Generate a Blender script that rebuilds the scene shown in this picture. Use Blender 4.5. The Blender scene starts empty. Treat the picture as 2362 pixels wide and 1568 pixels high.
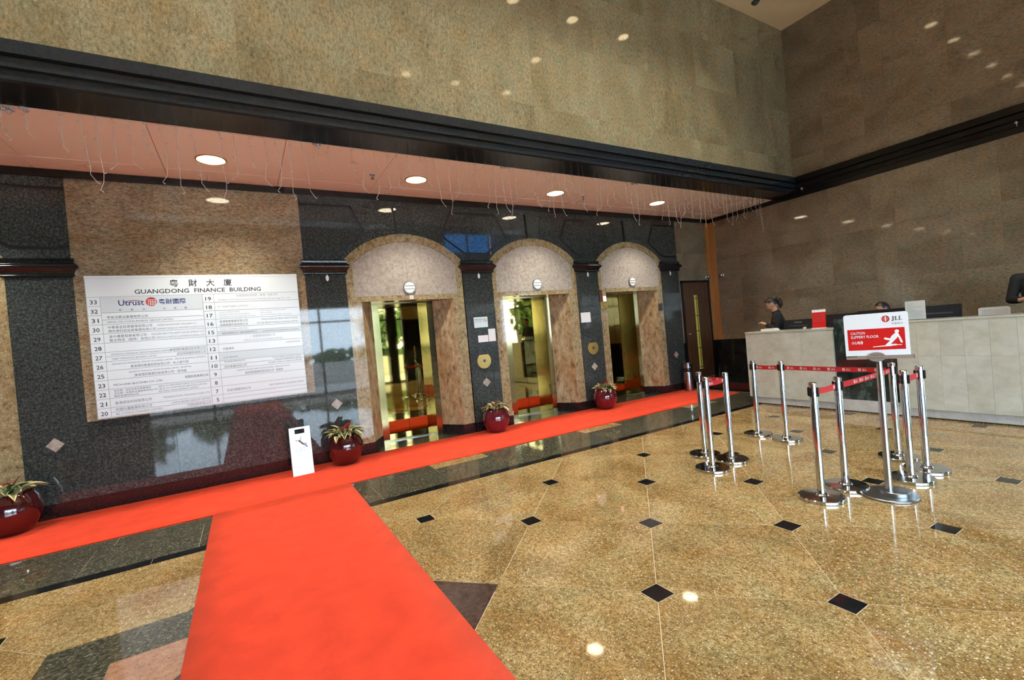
import bpy, bmesh, math, random
from mathutils import Vector, Matrix, geometry

random.seed(7)
SC = bpy.context.scene
COL = SC.collection

# ------------------------------------------------------------------ camera
FPX, YAW, PITCH, ROLL, EYE = 1056.651, 0.528972, -0.0127749, -0.0886605, 1.65
def cam_basis():
    f = Vector((math.sin(YAW) * math.cos(PITCH), math.cos(YAW) * math.cos(PITCH), math.sin(PITCH)))
    r = Vector((math.cos(YAW), -math.sin(YAW), 0)); u = r.cross(f)
    return f, math.cos(ROLL) * r + math.sin(ROLL) * u, -math.sin(ROLL) * r + math.cos(ROLL) * u
cf, cr, cu = cam_basis()
cam = bpy.data.cameras.new('camera'); cam_o = bpy.data.objects.new('camera', cam); COL.objects.link(cam_o)
cam.sensor_fit = 'HORIZONTAL'; cam.sensor_width = 36.0; cam.lens = FPX / 2362 * 36.0
cam.clip_start = 0.05; cam.clip_end = 300
m = Matrix.Identity(4)
for i in range(3):
    m[i][0] = cr[i]; m[i][1] = cu[i]; m[i][2] = -cf[i]
m[2][3] = EYE
cam_o.matrix_world = m
SC.camera = cam_o

# ------------------------------------------------------------------ world, exposure, daylight
SKY = (0.74, 0.90, 1.08); SKY_STRENGTH = 13.5
LAMP_SOFFIT, LAMP_CEILING = 14.0, 6.5       # glow of the lenses
SPOT_SOFFIT, SPOT_CEILING = 200.0, 175.0     # their beams, in watts
SC.view_settings.view_transform = 'Standard'
SC.view_settings.look = 'None'
SC.view_settings.exposure = 0.58
SC.view_settings.gamma = 1.0
SC.view_settings.use_curve_mapping = False
w = bpy.data.worlds.new('overcast_sky'); SC.world = w; w.use_nodes = True
bg = w.node_tree.nodes['Background']; bg.inputs[0].default_value = (*SKY, 1); bg.inputs[1].default_value = SKY_STRENGTH
try:
    SC.cycles.max_bounces = 6; SC.cycles.diffuse_bounces = 4; SC.cycles.glossy_bounces = 4
    SC.cycles.use_adaptive_sampling = True; SC.cycles.adaptive_threshold = 0.12; SC.cycles.adaptive_min_samples = 10
    SC.cycles.transmission_bounces = 2; SC.cycles.transparent_max_bounces = 6
    SC.cycles.sample_clamp_indirect = 6.0; SC.cycles.caustics_reflective = True
    SC.cycles.caustics_refractive = False; SC.cycles.blur_glossy = 1.0
except Exception:
    pass
def portal(name, loc, rot, sx, sy):
    l = bpy.data.lights.new(name, 'AREA'); l.shape = 'RECTANGLE'; l.size = sx; l.size_y = sy
    o = bpy.data.objects.new(name, l); COL.objects.link(o); o.location = loc; o.rotation_euler = rot
    l.cycles.is_portal = True
# sky light enters through the glazing of the entrance front, its clerestory and the side glazing
portal('daylight_portal_entrance', (1.65, -3.93, 1.65), (math.radians(90), 0, 0), 8.9, 3.3)
portal('daylight_portal_clerestory', (9.0, -3.93, 5.87), (math.radians(90), 0, 0), 2.2, 0.95)
portal('daylight_portal_side', (10.05, -1.8, 1.65), (math.radians(90), 0, math.radians(90)), 4.0, 3.3)

# room dimensions
XL, XR = -9.0, 10.12          # side walls
YB, YF = 7.25, -4.0           # lift wall, entrance front
YU = 5.17                     # face of the upper wall / beam
ZS, ZC = 4.04, 7.42           # soffit, ceiling
PLAT = 0.19                   # raised floor behind the desk
PIL = (-1.95, 1.135, 3.655, 6.14, 8.60)   # pilaster centres
LIFT = (-3.20, 2.39, 4.89, 7.38)          # lift centres

# ------------------------------------------------------------------ materials
MATS = {}
def nt(name):
    m = bpy.data.materials.new(name); m.use_nodes = True
    t = m.node_tree; b = t.nodes['Principled BSDF']; MATS[name] = m
    return m, t, b
def plain(name, col, rough=0.5, metal=0.0, emit=0.0, spec=None, coat=0.0):
    m, t, b = nt(name)
    b.inputs['Base Color'].default_value = (*col, 1); b.inputs['Roughness'].default_value = rough
    b.inputs['Metallic'].default_value = metal
    if coat: b.inputs['Coat Weight'].default_value = coat; b.inputs['Coat Roughness'].default_value = 0.04
    if spec is not None: b.inputs['Specular IOR Level'].default_value = spec
    if emit:
        b.inputs['Emission Color'].default_value = (*col, 1); b.inputs['Emission Strength'].default_value = emit
    # faint procedural unevenness so that nothing is perfectly flat
    n = t.nodes.new('ShaderNodeTexNoise'); n.inputs['Scale'].default_value = 18; n.inputs['Detail'].default_value = 3
    r = t.nodes.new('ShaderNodeMapRange'); r.inputs[3].default_value = max(0.0, rough - 0.04); r.inputs[4].default_value = min(1, rough + 0.05)
    t.links.new(n.outputs['Fac'], r.inputs[0]); t.links.new(r.outputs[0], b.inputs['Roughness'])
    return m
def ramp(t, stops):
    r = t.nodes.new('ShaderNodeValToRGB'); e = r.color_ramp.elements
    while len(e) < len(stops): e.new(0.5)
    for k, (p, c) in enumerate(stops):
        e[k].position = p; e[k].color = (*c, 1) if len(c) == 3 else c
    return r
def mixc(t, fac, a, b, mode='MIX'):
    n = t.nodes.new('ShaderNodeMix'); n.data_type = 'RGBA'; n.blend_type = mode
    for s, v in ((n.inputs[0], fac), (n.inputs[6], a), (n.inputs[7], b)):
        if hasattr(v, 'links') or isinstance(v, bpy.types.NodeSocket): t.links.new(v, s)
        elif isinstance(v, (int, float)): s.default_value = v
        else: s.default_value = (*v, 1)
    return n.outputs[2]
def stone(name, stops, scale, stretch=(1, 1, 1), rough=0.06, dark=None, light=None, cloud=None, jitter=8.0, tint=0.10, spec=0.5, rot=(0, 0, 0), hue=None):
    """polished granite: mottled ramp, dark mica, pale quartz, slow clouds; each slab shifts the pattern"""
    m, t, b = nt(name); L = t.links.new
    geo = t.nodes.new('ShaderNodeNewGeometry'); oi = t.nodes.new('ShaderNodeObjectInfo')
    sc = t.nodes.new('ShaderNodeVectorMath'); sc.operation = 'SCALE'; sc.inputs[0].default_value = (jitter, jitter * 1.7, jitter * 0.6)
    L(oi.outputs['Random'], sc.inputs[3])
    add = t.nodes.new('ShaderNodeVectorMath'); L(geo.outputs['Position'], add.inputs[0]); L(sc.outputs[0], add.inputs[1])
    mp = t.nodes.new('ShaderNodeMapping'); mp.inputs['Scale'].default_value = stretch; mp.inputs['Rotation'].default_value = rot
    L(add.outputs[0], mp.inputs['Vector'])
    def noi(s, d=6, ro=0.6, vec=mp.outputs[0], dist=0.0):
        n = t.nodes.new('ShaderNodeTexNoise'); n.inputs['Scale'].default_value = s; n.inputs['Detail'].default_value = d
        n.inputs['Roughness'].default_value = ro; n.inputs['Distortion'].default_value = dist; L(vec, n.inputs['Vector']); return n.outputs['Fac']
    base = ramp(t, stops); L(noi(scale, 4, 0.68, dist=0.3), base.inputs[0]); col = base.outputs[0]
    if cloud:
        c = ramp(t, [(0.38, (0, 0, 0)), (0.66, (1, 1, 1))]); L(noi(cloud[0], 2, 0.55, dist=0.8), c.inputs[0])
        f = t.nodes.new('ShaderNodeMath'); f.operation = 'MULTIPLY'; f.inputs[1].default_value = cloud[2]; L(c.outputs[0], f.inputs[0])
        col = mixc(t, f.outputs[0], col, cloud[1], 'MULTIPLY')
    if hue:
        c = ramp(t, [(0.30, (0.90, 1.00, 1.04)), (0.50, (1, 1, 1)), (0.70, (1.06, 0.98, 0.89))]); L(noi(hue, 2, 0.6, vec=add.outputs[0]), c.inputs[0])
        col = mixc(t, 1.0, col, c.outputs[0], 'MULTIPLY')
    if dark:
        c = ramp(t, [(dark[2], (1, 1, 1)), (dark[2] + 0.07, (0, 0, 0))]); L(noi(dark[0], 2, 0.6, vec=add.outputs[0]), c.inputs[0])
        col = mixc(t, c.outputs[0], col, dark[1])
    if light:
        c = ramp(t, [(light[2], (0, 0, 0)), (light[2] + 0.06, (1, 1, 1))]); L(noi(light[0], 1, 0.5, vec=add.outputs[0]), c.inputs[0])
        col = mixc(t, c.outputs[0], col, light[1])
    v = t.nodes.new('ShaderNodeMapRange'); v.inputs[3].default_value = 1 - tint; v.inputs[4].default_value = 1 + tint; L(oi.outputs['Random'], v.inputs[0])
    h = t.nodes.new('ShaderNodeHueSaturation'); L(v.outputs[0], h.inputs['Value']); L(col, h.inputs['Color'])
    L(h.outputs[0], b.inputs['Base Color']); b.inputs['Roughness'].default_value = rough; b.inputs['Specular IOR Level'].default_value = spec
    return m

G_BEIGE = [(0.28, (0.185, 0.160, 0.100)), (0.43, (0.28, 0.245, 0.150)), (0.54, (0.35, 0.305, 0.190)), (0.70, (0.43, 0.385, 0.265))]
stone('granite_upper', [(0.26, (0.130, 0.113, 0.070)), (0.40, (0.250, 0.218, 0.132)), (0.52, (0.335, 0.296, 0.185)), (0.62, (0.390, 0.335, 0.205)), (0.74, (0.500, 0.462, 0.345))], 46, (1.0, 1.0, 0.50), 0.055, (130, (0.10, 0.09, 0.06), 0.325), (90, (0.56, 0.53, 0.44), 0.69), (1.3, (0.72, 0.68, 0.60), 0.9), rot=(0, 0.35, 0), tint=0.08, hue=5)
stone('granite_side', [(0.26, (0.120, 0.100, 0.066)), (0.40, (0.215, 0.178, 0.118)), (0.50, (0.270, 0.222, 0.150)), (0.60, (0.310, 0.245, 0.172)), (0.74, (0.390, 0.335, 0.250))], 48, (1.0, 0.50, 1.0), 0.05, (150, (0.10, 0.085, 0.065), 0.30), None, (1.6, (0.70, 0.67, 0.62), 0.9), rot=(0.35, 0, 0), tint=0.08, hue=7)
stone('granite_panel', [(0.28, (0.11, 0.085, 0.060)), (0.42, (0.250, 0.190, 0.122)), (0.54, (0.365, 0.285, 0.180)), (0.70, (0.470, 0.405, 0.300))], 44, (0.55, 1, 1.2), 0.05, (120, (0.07, 0.06, 0.05), 0.35), (90, (0.5, 0.44, 0.36), 0.69), (2.0, (0.74, 0.66, 0.55), 0.9), rot=(0, 0.15, 0), hue=6)
stone('granite_frame', [(0.30, (0.127, 0.091, 0.046)), (0.45, (0.333, 0.262, 0.140)), (0.58, (0.429, 0.363, 0.209)), (0.72, (0.492, 0.454, 0.303))], 16, (1, 1, 0.8), 0.06, (110, (0.15, 0.11, 0.08), 0.35), (70, (0.66, 0.56, 0.45), 0.66), (1.3, (0.82, 0.70, 0.56), 0.6))
stone('granite_splay', [(0.30, (0.144, 0.105, 0.057)), (0.45, (0.398, 0.302, 0.171)), (0.58, (0.519, 0.425, 0.266)), (0.72, (0.619, 0.555, 0.406))], 12, (1, 1, 0.5), 0.06, (110, (0.16, 0.11, 0.08), 0.34), None, (1.6, (0.76, 0.60, 0.44), 0.8))
stone('granite_tympanum', [(0.30, (0.281, 0.248, 0.216)), (0.50, (0.407, 0.369, 0.328)), (0.70, (0.477, 0.450, 0.408))], 20, (1, 1, 1), 0.10, (100, (0.20, 0.15, 0.12), 0.31), None, (1.2, (0.86, 0.82, 0.80), 0.6), tint=0.04)
stone('granite_dark', [(0.30, (0.013, 0.018, 0.018)), (0.50, (0.034, 0.042, 0.042)), (0.70, (0.093, 0.109, 0.106))], 38, (1, 1, 1), 0.035, None, (150, (0.17, 0.185, 0.185), 0.635), (1.2, (0.7, 0.75, 0.75), 0.6), tint=0.12)
stone('granite_floor_dark', [(0.32, (0.023, 0.024, 0.018)), (0.52, (0.067, 0.067, 0.049)), (0.70, (0.162, 0.152, 0.112))], 40, (1, 1, 1), 0.05, None, (80, (0.25, 0.24, 0.19), 0.66), (1.0, (0.8, 0.75, 0.62), 0.7))
stone('granite_black', [(0.3, (0.004, 0.005, 0.006)), (0.7, (0.012, 0.013, 0.015))], 30, (1, 1, 1), 0.10, None, None, None)
stone('granite_moulding', [(0.3, (0.014, 0.020, 0.026)), (0.7, (0.026, 0.036, 0.046))], 30, (1, 1, 1), 0.17, None, None, None)  # bluish tint puts the sky mirrored in the bands into the colour
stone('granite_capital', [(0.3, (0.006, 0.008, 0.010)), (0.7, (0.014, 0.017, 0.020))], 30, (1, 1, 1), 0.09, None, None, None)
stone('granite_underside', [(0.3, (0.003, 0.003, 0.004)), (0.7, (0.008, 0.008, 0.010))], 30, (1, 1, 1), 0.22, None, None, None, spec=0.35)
stone('granite_skirting', [(0.3, (0.010, 0.006, 0.007)), (0.7, (0.028, 0.017, 0.018))], 40, (1, 1, 1), 0.07, None, None, None)
stone('granite_floor', [(0.28, (0.159, 0.102, 0.036)), (0.42, (0.307, 0.207, 0.080)), (0.54, (0.419, 0.300, 0.128)), (0.70, (0.541, 0.435, 0.234))], 40, (1, 0.75, 1), 0.045, (110, (0.10, 0.068, 0.038), 0.375), (85, (0.66, 0.57, 0.43), 0.64), (1.5, (0.62, 0.52, 0.36), 0.95), tint=0.08, hue=4)
stone('stone_pink', [(0.3, (0.30, 0.155, 0.095)), (0.7, (0.48, 0.275, 0.18))], 26, (1, 1, 1), 0.06, (80, (0.16, 0.08, 0.05), 0.33), None, None)
stone('stone_brown', [(0.3, (0.035, 0.020, 0.016)), (0.7, (0.10, 0.062, 0.05))], 30, (1, 1, 1), 0.06, None, None, None)
stone('limestone', [(0.25, (0.409, 0.404, 0.342)), (0.5, (0.493, 0.499, 0.438)), (0.75, (0.558, 0.578, 0.528))], 7, (1, 0.7, 1), 0.16, None, None, (1.4, (0.90, 0.85, 0.76), 0.6), tint=0.035)
stone('limestone_plinth', [(0.25, (0.40, 0.39, 0.37)), (0.75, (0.55, 0.54, 0.52))], 9, (1, 1, 1), 0.22, None, None, None, tint=0.04)
stone('marble_green', [(0.40, (0.008, 0.013, 0.012)), (0.56, (0.022, 0.034, 0.031)), (0.64, (0.075, 0.10, 0.095)), (0.70, (0.03, 0.045, 0.04))], 3.2, (1, 1, 0.6), 0.05, None, None, None)
stone('marble_wainscot', [(0.40, (0.008, 0.009, 0.009)), (0.60, (0.020, 0.021, 0.020)), (0.67, (0.055, 0.058, 0.05)), (0.72, (0.02, 0.02, 0.02))], 1.7, (1, 1, 1), 0.08, None, None, None)

def wood(name, c0, c1, axis_scale, rough=0.35):
    m, t, b = nt(name); L = t.links.new
    tc = t.nodes.new('ShaderNodeTexCoord'); mp = t.nodes.new('ShaderNodeMapping'); mp.inputs['Scale'].default_value = axis_scale
    L(tc.outputs['Object'], mp.inputs[0]); n = t.nodes.new('ShaderNodeTexNoise'); n.inputs['Scale'].default_value = 6; n.inputs['Detail'].default_value = 6
    n.inputs['Distortion'].default_value = 0.8; L(mp.outputs[0], n.inputs['Vector'])
    r = ramp(t, [(0.3, c0), (0.7, c1)]); L(n.outputs['Fac'], r.inputs[0]); L(r.outputs[0], b.inputs['Base Color']); b.inputs['Roughness'].default_value = rough
wood('wood_door', (0.060, 0.026, 0.013), (0.135, 0.064, 0.032), (6, 6, 0.5), 0.3)
wood('wood_strip', (0.36, 0.16, 0.045), (0.52, 0.25, 0.08), (8, 8, 0.5), 0.35)

def metal(name, col, rough, wavy=0.0, wscale=2.0, stretch=(1, 1, 1)):
    m, t, b = nt(name); L = t.links.new
    b.inputs['Base Color'].default_value = (*col, 1); b.inputs['Metallic'].default_value = 1; b.inputs['Roughness'].default_value = rough
    tc = t.nodes.new('ShaderNodeTexCoord'); mp = t.nodes.new('ShaderNodeMapping'); mp.inputs['Scale'].default_value = stretch; L(tc.outputs['Object'], mp.inputs[0])
    n = t.nodes.new('ShaderNodeTexNoise'); n.inputs['Scale'].default_value = wscale; n.inputs['Detail'].default_value = 1; L(mp.outputs[0], n.inputs['Vector'])
    bp = t.nodes.new('ShaderNodeBump'); bp.inputs['Strength'].default_value = wavy; bp.inputs['Distance'].default_value = 0.02
    L(n.outputs['Fac'], bp.inputs['Height']); L(bp.outputs[0], b.inputs['Normal'])
metal('brass_mirror', (0.36, 0.265, 0.09), 0.03, 0.045, 2.2, (1, 1, 0.5))
metal('brass_jamb', (0.30, 0.25, 0.125), 0.14, 0.06, 2.0)
metal('brass_plate', (0.70, 0.46, 0.15), 0.28, 0.0, 6)
metal('chrome', (0.54, 0.56, 0.59), 0.10, 0.0, 3)
metal('steel_brushed', (0.42, 0.44, 0.45), 0.24, 0.05, 40, (1, 1, 0.05))
metal('steel_dull', (0.34, 0.36, 0.37), 0.32, 0.05, 20)
plain('bronze_rail', (0.30, 0.235, 0.20), 0.35, metal=0.2)
metal('aluminium', (0.75, 0.77, 0.79), 0.28, 0.02, 8)

def carpet_mat():
    m, t, b = nt('carpet_red'); L = t.links.new
    geo = t.nodes.new('ShaderNodeNewGeometry')
    def noi(s, d):
        n = t.nodes.new('ShaderNodeTexNoise'); n.inputs['Scale'].default_value = s; n.inputs['Detail'].default_value = d; L(geo.outputs['Position'], n.inputs['Vector']); return n.outputs['Fac']
    fine = noi(420, 2); mid = noi(5, 4)
    r = ramp(t, [(0.25, (0.55, 0.030, 0.012)), (0.5, (0.76, 0.056, 0.022)), (0.8, (0.86, 0.080, 0.034))]); L(fine, r.inputs[0])
    c = ramp(t, [(0.35, (0.84, 0.80, 0.80)), (0.65, (1, 1, 1))]); L(mid, c.inputs[0])
    L(mixc(t, 1.0, r.outputs[0], c.outputs[0], 'MULTIPLY'), b.inputs['Base Color'])
    b.inputs['Roughness'].default_value = 0.95; b.inputs['Sheen Weight'].default_value = 0.25; b.inputs['Sheen Tint'].default_value = (1, 0.35, 0.2, 1)
    b.inputs['Specular IOR Level'].default_value = 0.15
    bp = t.nodes.new('ShaderNodeBump'); bp.inputs['Strength'].default_value = 0.5; bp.inputs['Distance'].default_value = 0.004; L(fine, bp.inputs['Height']); L(bp.outputs[0], b.inputs['Normal'])
carpet_mat()
def leaf_mat(name, mid, edge, width):
    m, t, b = nt(name); L = t.links.new
    uv = t.nodes.new('ShaderNodeUVMap'); sp = t.nodes.new('ShaderNodeSeparateXYZ'); L(uv.outputs[0], sp.inputs[0])
    a = t.nodes.new('ShaderNodeMath'); a.operation = 'SUBTRACT'; a.inputs[1].default_value = 0.5; L(sp.outputs[0], a.inputs[0])
    ab = t.nodes.new('ShaderNodeMath'); ab.operation = 'ABSOLUTE'; L(a.outputs[0], ab.inputs[0])
    n = t.nodes.new('ShaderNodeTexNoise'); n.inputs['Scale'].default_value = 9; n.inputs['Detail'].default_value = 2; mp = t.nodes.new('ShaderNodeMapping'); mp.inputs['Scale'].default_value = (2.5, 0.3, 1)
    oi = t.nodes.new('ShaderNodeObjectInfo'); L(uv.outputs[0], mp.inputs[0]); L(oi.outputs['Random'], mp.inputs['Location']); L(mp.outputs[0], n.inputs['Vector'])
    s = t.nodes.new('ShaderNodeMath'); s.operation = 'MULTIPLY_ADD'; s.inputs[1].default_value = 0.35; L(n.outputs['Fac'], s.inputs[0]); L(ab.outputs[0], s.inputs[2])
    r = ramp(t, [(width + 0.12, mid), (width + 0.20, edge)]); L(s.outputs[0], r.inputs[0]); L(r.outputs[0], b.inputs['Base Color'])
    b.inputs['Roughness'].default_value = 0.32; b.inputs['Subsurface Weight'].default_value = 0.0
leaf_mat('leaf_variegated', (0.045, 0.11, 0.035), (0.60, 0.53, 0.26), 0.30)
leaf_mat('leaf_pale', (0.16, 0.22, 0.07), (0.66, 0.57, 0.31), 0.19)
leaf_mat('leaf_red', (0.24, 0.015, 0.02), (0.38, 0.05, 0.035), 0.28)
plain('soil', (0.02, 0.014, 0.01), 0.9)
plain('pot_glaze', (0.050, 0.005, 0.007), 0.12, coat=1.0)
plain('pot_glaze_bright', (0.105, 0.008, 0.018), 0.12, coat=1.0)
plain('soffit_pink', (0.90, 0.80, 0.66), 0.42)
plain('soffit_joint', (0.16, 0.08, 0.055), 0.6)
plain('soffit_line', (0.88, 0.84, 0.78), 0.5)
plain('ceiling_paint', (0.85, 0.64, 0.38), 0.6)
plain('grout', (0.62, 0.54, 0.41), 0.6)
plain('joint_dark', (0.03, 0.028, 0.025), 0.6)
plain('groove_black', (0.003, 0.003, 0.004), 0.35)
plain('trim_black', (0.008, 0.008, 0.010), 0.18)
plain('board_white', (0.74, 0.84, 0.88), 0.22)
plain('plate_white', (0.72, 0.82, 0.87), 0.20)
plain('plate_grey', (0.60, 0.70, 0.75), 0.25)
plain('ink', (0.035, 0.035, 0.04), 0.5)
plain('ink_grey', (0.20, 0.20, 0.21), 0.5)
plain('ink_light', (0.42, 0.43, 0.45), 0.5)
plain('ink_blue', (0.035, 0.04, 0.20), 0.5)
plain('ink_red', (0.52, 0.045, 0.02), 0.5)
plain('sign_white', (0.80, 0.82, 0.84), 0.18)
plain('sign_red', (0.60, 0.016, 0.014), 0.20)
plain('belt_red', (0.50, 0.012, 0.016), 0.55)
plain('plastic_black', (0.010, 0.010, 0.012), 0.38)
plain('plastic_dark', (0.016, 0.017, 0.020), 0.30)
plain('plastic_grey', (0.06, 0.06, 0.065), 0.45)
plain('plastic_white', (0.75, 0.73, 0.66), 0.35)
plain('paper_white', (0.78, 0.80, 0.82), 0.7)
plain('paper_blue', (0.62, 0.80, 0.82), 0.5)
plain('wire_clear', (0.66, 0.63, 0.57), 0.35)
plain('tape_clear', (0.42, 0.43, 0.42), 0.25)
plain('lamp_lens', (1.0, 0.86, 0.62), 0.5, emit=LAMP_SOFFIT)
plain('lamp_lens_high', (1.0, 0.80, 0.48), 0.5, emit=LAMP_CEILING)
plain('indicator_white', (0.80, 0.80, 0.77), 0.35)  # plain white plastic, no glow
plain('indicator_red', (1.0, 0.45, 0.50), 0.4, emit=1.0)
plain('glass_slot', (0.34, 0.32, 0.06), 0.10, emit=0.22)  # glow stands in for light from the space behind the door
plain('skin', (0.50, 0.27, 0.17), 0.5)
plain('hair_dark', (0.012, 0.007, 0.006), 0.45)
plain('cloth_black', (0.008, 0.008, 0.010), 0.8)
plain('outer_wall', (0.45, 0.40, 0.32), 0.7)
plain('window_frame', (0.015, 0.015, 0.017), 0.4)
plain('pavement', (0.42, 0.41, 0.39), 0.9)
plain('planter_wall_white', (0.72, 0.70, 0.66), 0.8)
plain('foliage', (0.05, 0.12, 0.03), 0.8)
plain('foliage_light', (0.10, 0.17, 0.035), 0.8)
plain('bark', (0.06, 0.045, 0.03), 0.9)
def pane_mat(name, tint):
    m, t, b = nt(name); L = t.links.new; out = t.nodes['Material Output']
    tr = t.nodes.new('ShaderNodeBsdfTransparent'); tr.inputs[0].default_value = (*tint, 1)
    gl = t.nodes.new('ShaderNodeBsdfGlossy'); gl.inputs['Roughness'].default_value = 0.01
    mx = t.nodes.new('ShaderNodeMixShader'); mx.inputs[0].default_value = 0.04
    L(tr.outputs[0], mx.inputs[1]); L(gl.outputs[0], mx.inputs[2]); L(mx.outputs[0], out.inputs[0])
pane_mat('pane_clear', (0.92, 0.95, 0.95)); pane_mat('pane_blue', (0.04, 0.26, 0.42)); pane_mat('acrylic', (0.93, 0.95, 0.95))

# ------------------------------------------------------------------ helpers
def link(name, data, parent=None, loc=None, rot=None):
    o = bpy.data.objects.new(name, data); COL.objects.link(o)
    if parent is not None: o.parent = parent
    if loc is not None: o.location = loc
    if rot is not None: o.rotation_euler = rot
    return o
def tag(o, label=None, cat=None, group=None, kind=None):
    if label: o['label'] = label
    if cat: o['category'] = cat
    if group: o['group'] = group
    if kind: o['kind'] = kind
    return o
def thing(name, label, cat, loc=(0, 0, 0), rz=0.0, group=None, kind=None):
    return tag(link(name, None, None, loc, (0, 0, rz)), label, cat, group, kind)
def mesh(name, V, F, mat, smooth=False):
    me = bpy.data.meshes.new(name); me.from_pydata([tuple(v) for v in V], [], F)
    if mat: me.materials.append(MATS[mat])
    if smooth: me.polygons.foreach_set('use_smooth', [True] * len(me.polygons))
    me.update(); return me
def fix(me):
    bm = bmesh.new(); bm.from_mesh(me); bmesh.ops.recalc_face_normals(bm, faces=bm.faces); bm.to_mesh(me); bm.free(); return me
def box_me(name, x0, x1, y0, y1, z0, z1, mat, bevel=0.0):
    V = [(x, y, z) for z in (z0, z1) for y in (y0, y1) for x in (x0, x1)]
    F = [(0, 2, 3, 1), (4, 5, 7, 6), (0, 1, 5, 4), (2, 6, 7, 3), (0, 4, 6, 2), (1, 3, 7, 5)]
    me = mesh(name, V, F, mat)
    if bevel:
        bm = bmesh.new(); bm.from_mesh(me)
        bmesh.ops.bevel(bm, geom=bm.edges[:], offset=bevel, segments=2, affect='EDGES', clamp_overlap=True)
        bm.to_mesh(me); bm.free()
    return me
def box(name, x0, x1, y0, y1, z0, z1, mat, parent=None, bevel=0.0):
    return link(name, box_me(name, x0, x1, y0, y1, z0, z1, mat, bevel), parent)
def plate_me(name, loops, a0, a1, mat, plane='XZ'):
    """flat slab from 2D loops (first outer, others holes), extruded between a0 and a1 along the plane's normal"""
    def p3(p, a):
        return (p[0], a, p[1]) if plane == 'XZ' else ((p[0], p[1], a) if plane == 'XY' else (a, p[0], p[1]))
    tri = geometry.tessellate_polygon([[Vector((p[0], p[1], 0)) for p in l] for l in loops])
    pts = [p for l in loops for p in l]; n = len(pts)
    V = [p3(p, a0) for p in pts] + [p3(p, a1) for p in pts]
    F = [tuple(t) for t in tri] + [tuple(i + n for i in reversed(t)) for t in tri]
    s = 0
    for l in loops:
        k = len(l)
        F += [(s + i, s + (i + 1) % k, s + (i + 1) % k + n, s + i + n) for i in range(k)]
        s += k
    return fix(mesh(name, V, F, mat))
def plate(name, loops, a0, a1, mat, parent=None, plane='XZ'):
    return link(name, plate_me(name, loops, a0, a1, mat, plane), parent)
def rect(x0, x1, z0, z1): return [(x0, z0), (x1, z0), (x1, z1), (x0, z1)]
def rrect(x0, x1, z0, z1, r, n=5):
    P = []
    for cx, cz, a in ((x1 - r, z0 + r, -90), (x1 - r, z1 - r, 0), (x0 + r, z1 - r, 90), (x0 + r, z0 + r, 180)):
        P += [(cx + r * math.cos(math.radians(a + 90 * k / n)), cz + r * math.sin(math.radians(a + 90 * k / n))) for k in range(n + 1)]
    return P
def circ(cx, cz, r, n=28, rz=None): return [(cx + r * math.cos(2 * math.pi * k / n), cz + (rz or r) * math.sin(2 * math.pi * k / n)) for k in range(n)]
def lathe_me(name, prof, mat, seg=32, smooth=True, close=True):
    V, F = [], []
    for r, z in prof:
        V += [(r * math.cos(2 * math.pi * k / seg), r * math.sin(2 * math.pi * k / seg), z) for k in range(seg)]
    for i in range(len(prof) - 1):
        for k in range(seg):
            a, b = i * seg + k, i * seg + (k + 1) % seg; F.append((a, b, b + seg, a + seg))
    if close:
        F.append(tuple(reversed(range(seg)))); F.append(tuple(range((len(prof) - 1) * seg, len(prof) * seg)))
    me = mesh(name, V, F, mat, smooth)
    return me
def lathe(name, prof, mat, parent=None, loc=None, seg=32, smooth=True, rot=None):
    me = lathe_me(name, prof, mat, seg, smooth)
    if smooth:
        try: me.set_sharp_from_angle(angle=math.radians(38))
        except Exception: pass
    return link(name, me, parent, loc, rot)
def tube_geo(P, R, seg=6, V=None, F=None):
    V = [] if V is None else V; F = [] if F is None else F; s = len(V)
    P = [Vector(p) for p in P]; R = R if isinstance(R, (list, tuple)) else [R] * len(P)
    up = Vector((0.13, 0.97, 0.21)).normalized()
    for i, p in enumerate(P):
        d = (P[min(i + 1, len(P) - 1)] - P[max(i - 1, 0)]).normalized()
        a = d.cross(up)
        if a.length < 0.05: a = d.cross(Vector((1, 0, 0)))
        a.normalize(); b = d.cross(a)
        V += [p + R[i] * (math.cos(2 * math.pi * k / seg) * a + math.sin(2 * math.pi * k / seg) * b) for k in range(seg)]
    for i in range(len(P) - 1):
        for k in range(seg):
            q, r = s + i * seg + k, s + i * seg + (k + 1) % seg; F.append((q, r, r + seg, q + seg))
    F.append(tuple(s + k for k in reversed(range(seg)))); F.append(tuple(s + (len(P) - 1) * seg + k for k in range(seg)))
    return V, F
def cap_geo(P, R, V, F, seg=10):
    P = [Vector(p) for p in P]; d0 = (P[0] - P[1]).normalized(); d1 = (P[-1] - P[-2]).normalized()
    PP = [P[0] + d0 * R[0] * 0.95, P[0] + d0 * R[0] * 0.6] + P + [P[-1] + d1 * R[-1] * 0.6, P[-1] + d1 * R[-1] * 0.95]
    tube_geo(PP, [R[0] * 0.25, R[0] * 0.8] + list(R) + [R[-1] * 0.8, R[-1] * 0.25], seg, V, F)
def tube(name, P, R, mat, parent=None, seg=8, smooth=True):
    V, F = tube_geo(P, R, seg); return link(name, fix(mesh(name, V, F, mat, smooth)), parent)
def copy_tree(o, parent=None):
    c = o.copy(); COL.objects.link(c); c.parent = parent
    for ch in [x for x in bpy.data.objects if x.parent == o]: copy_tree(ch, c)
    return c
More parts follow.
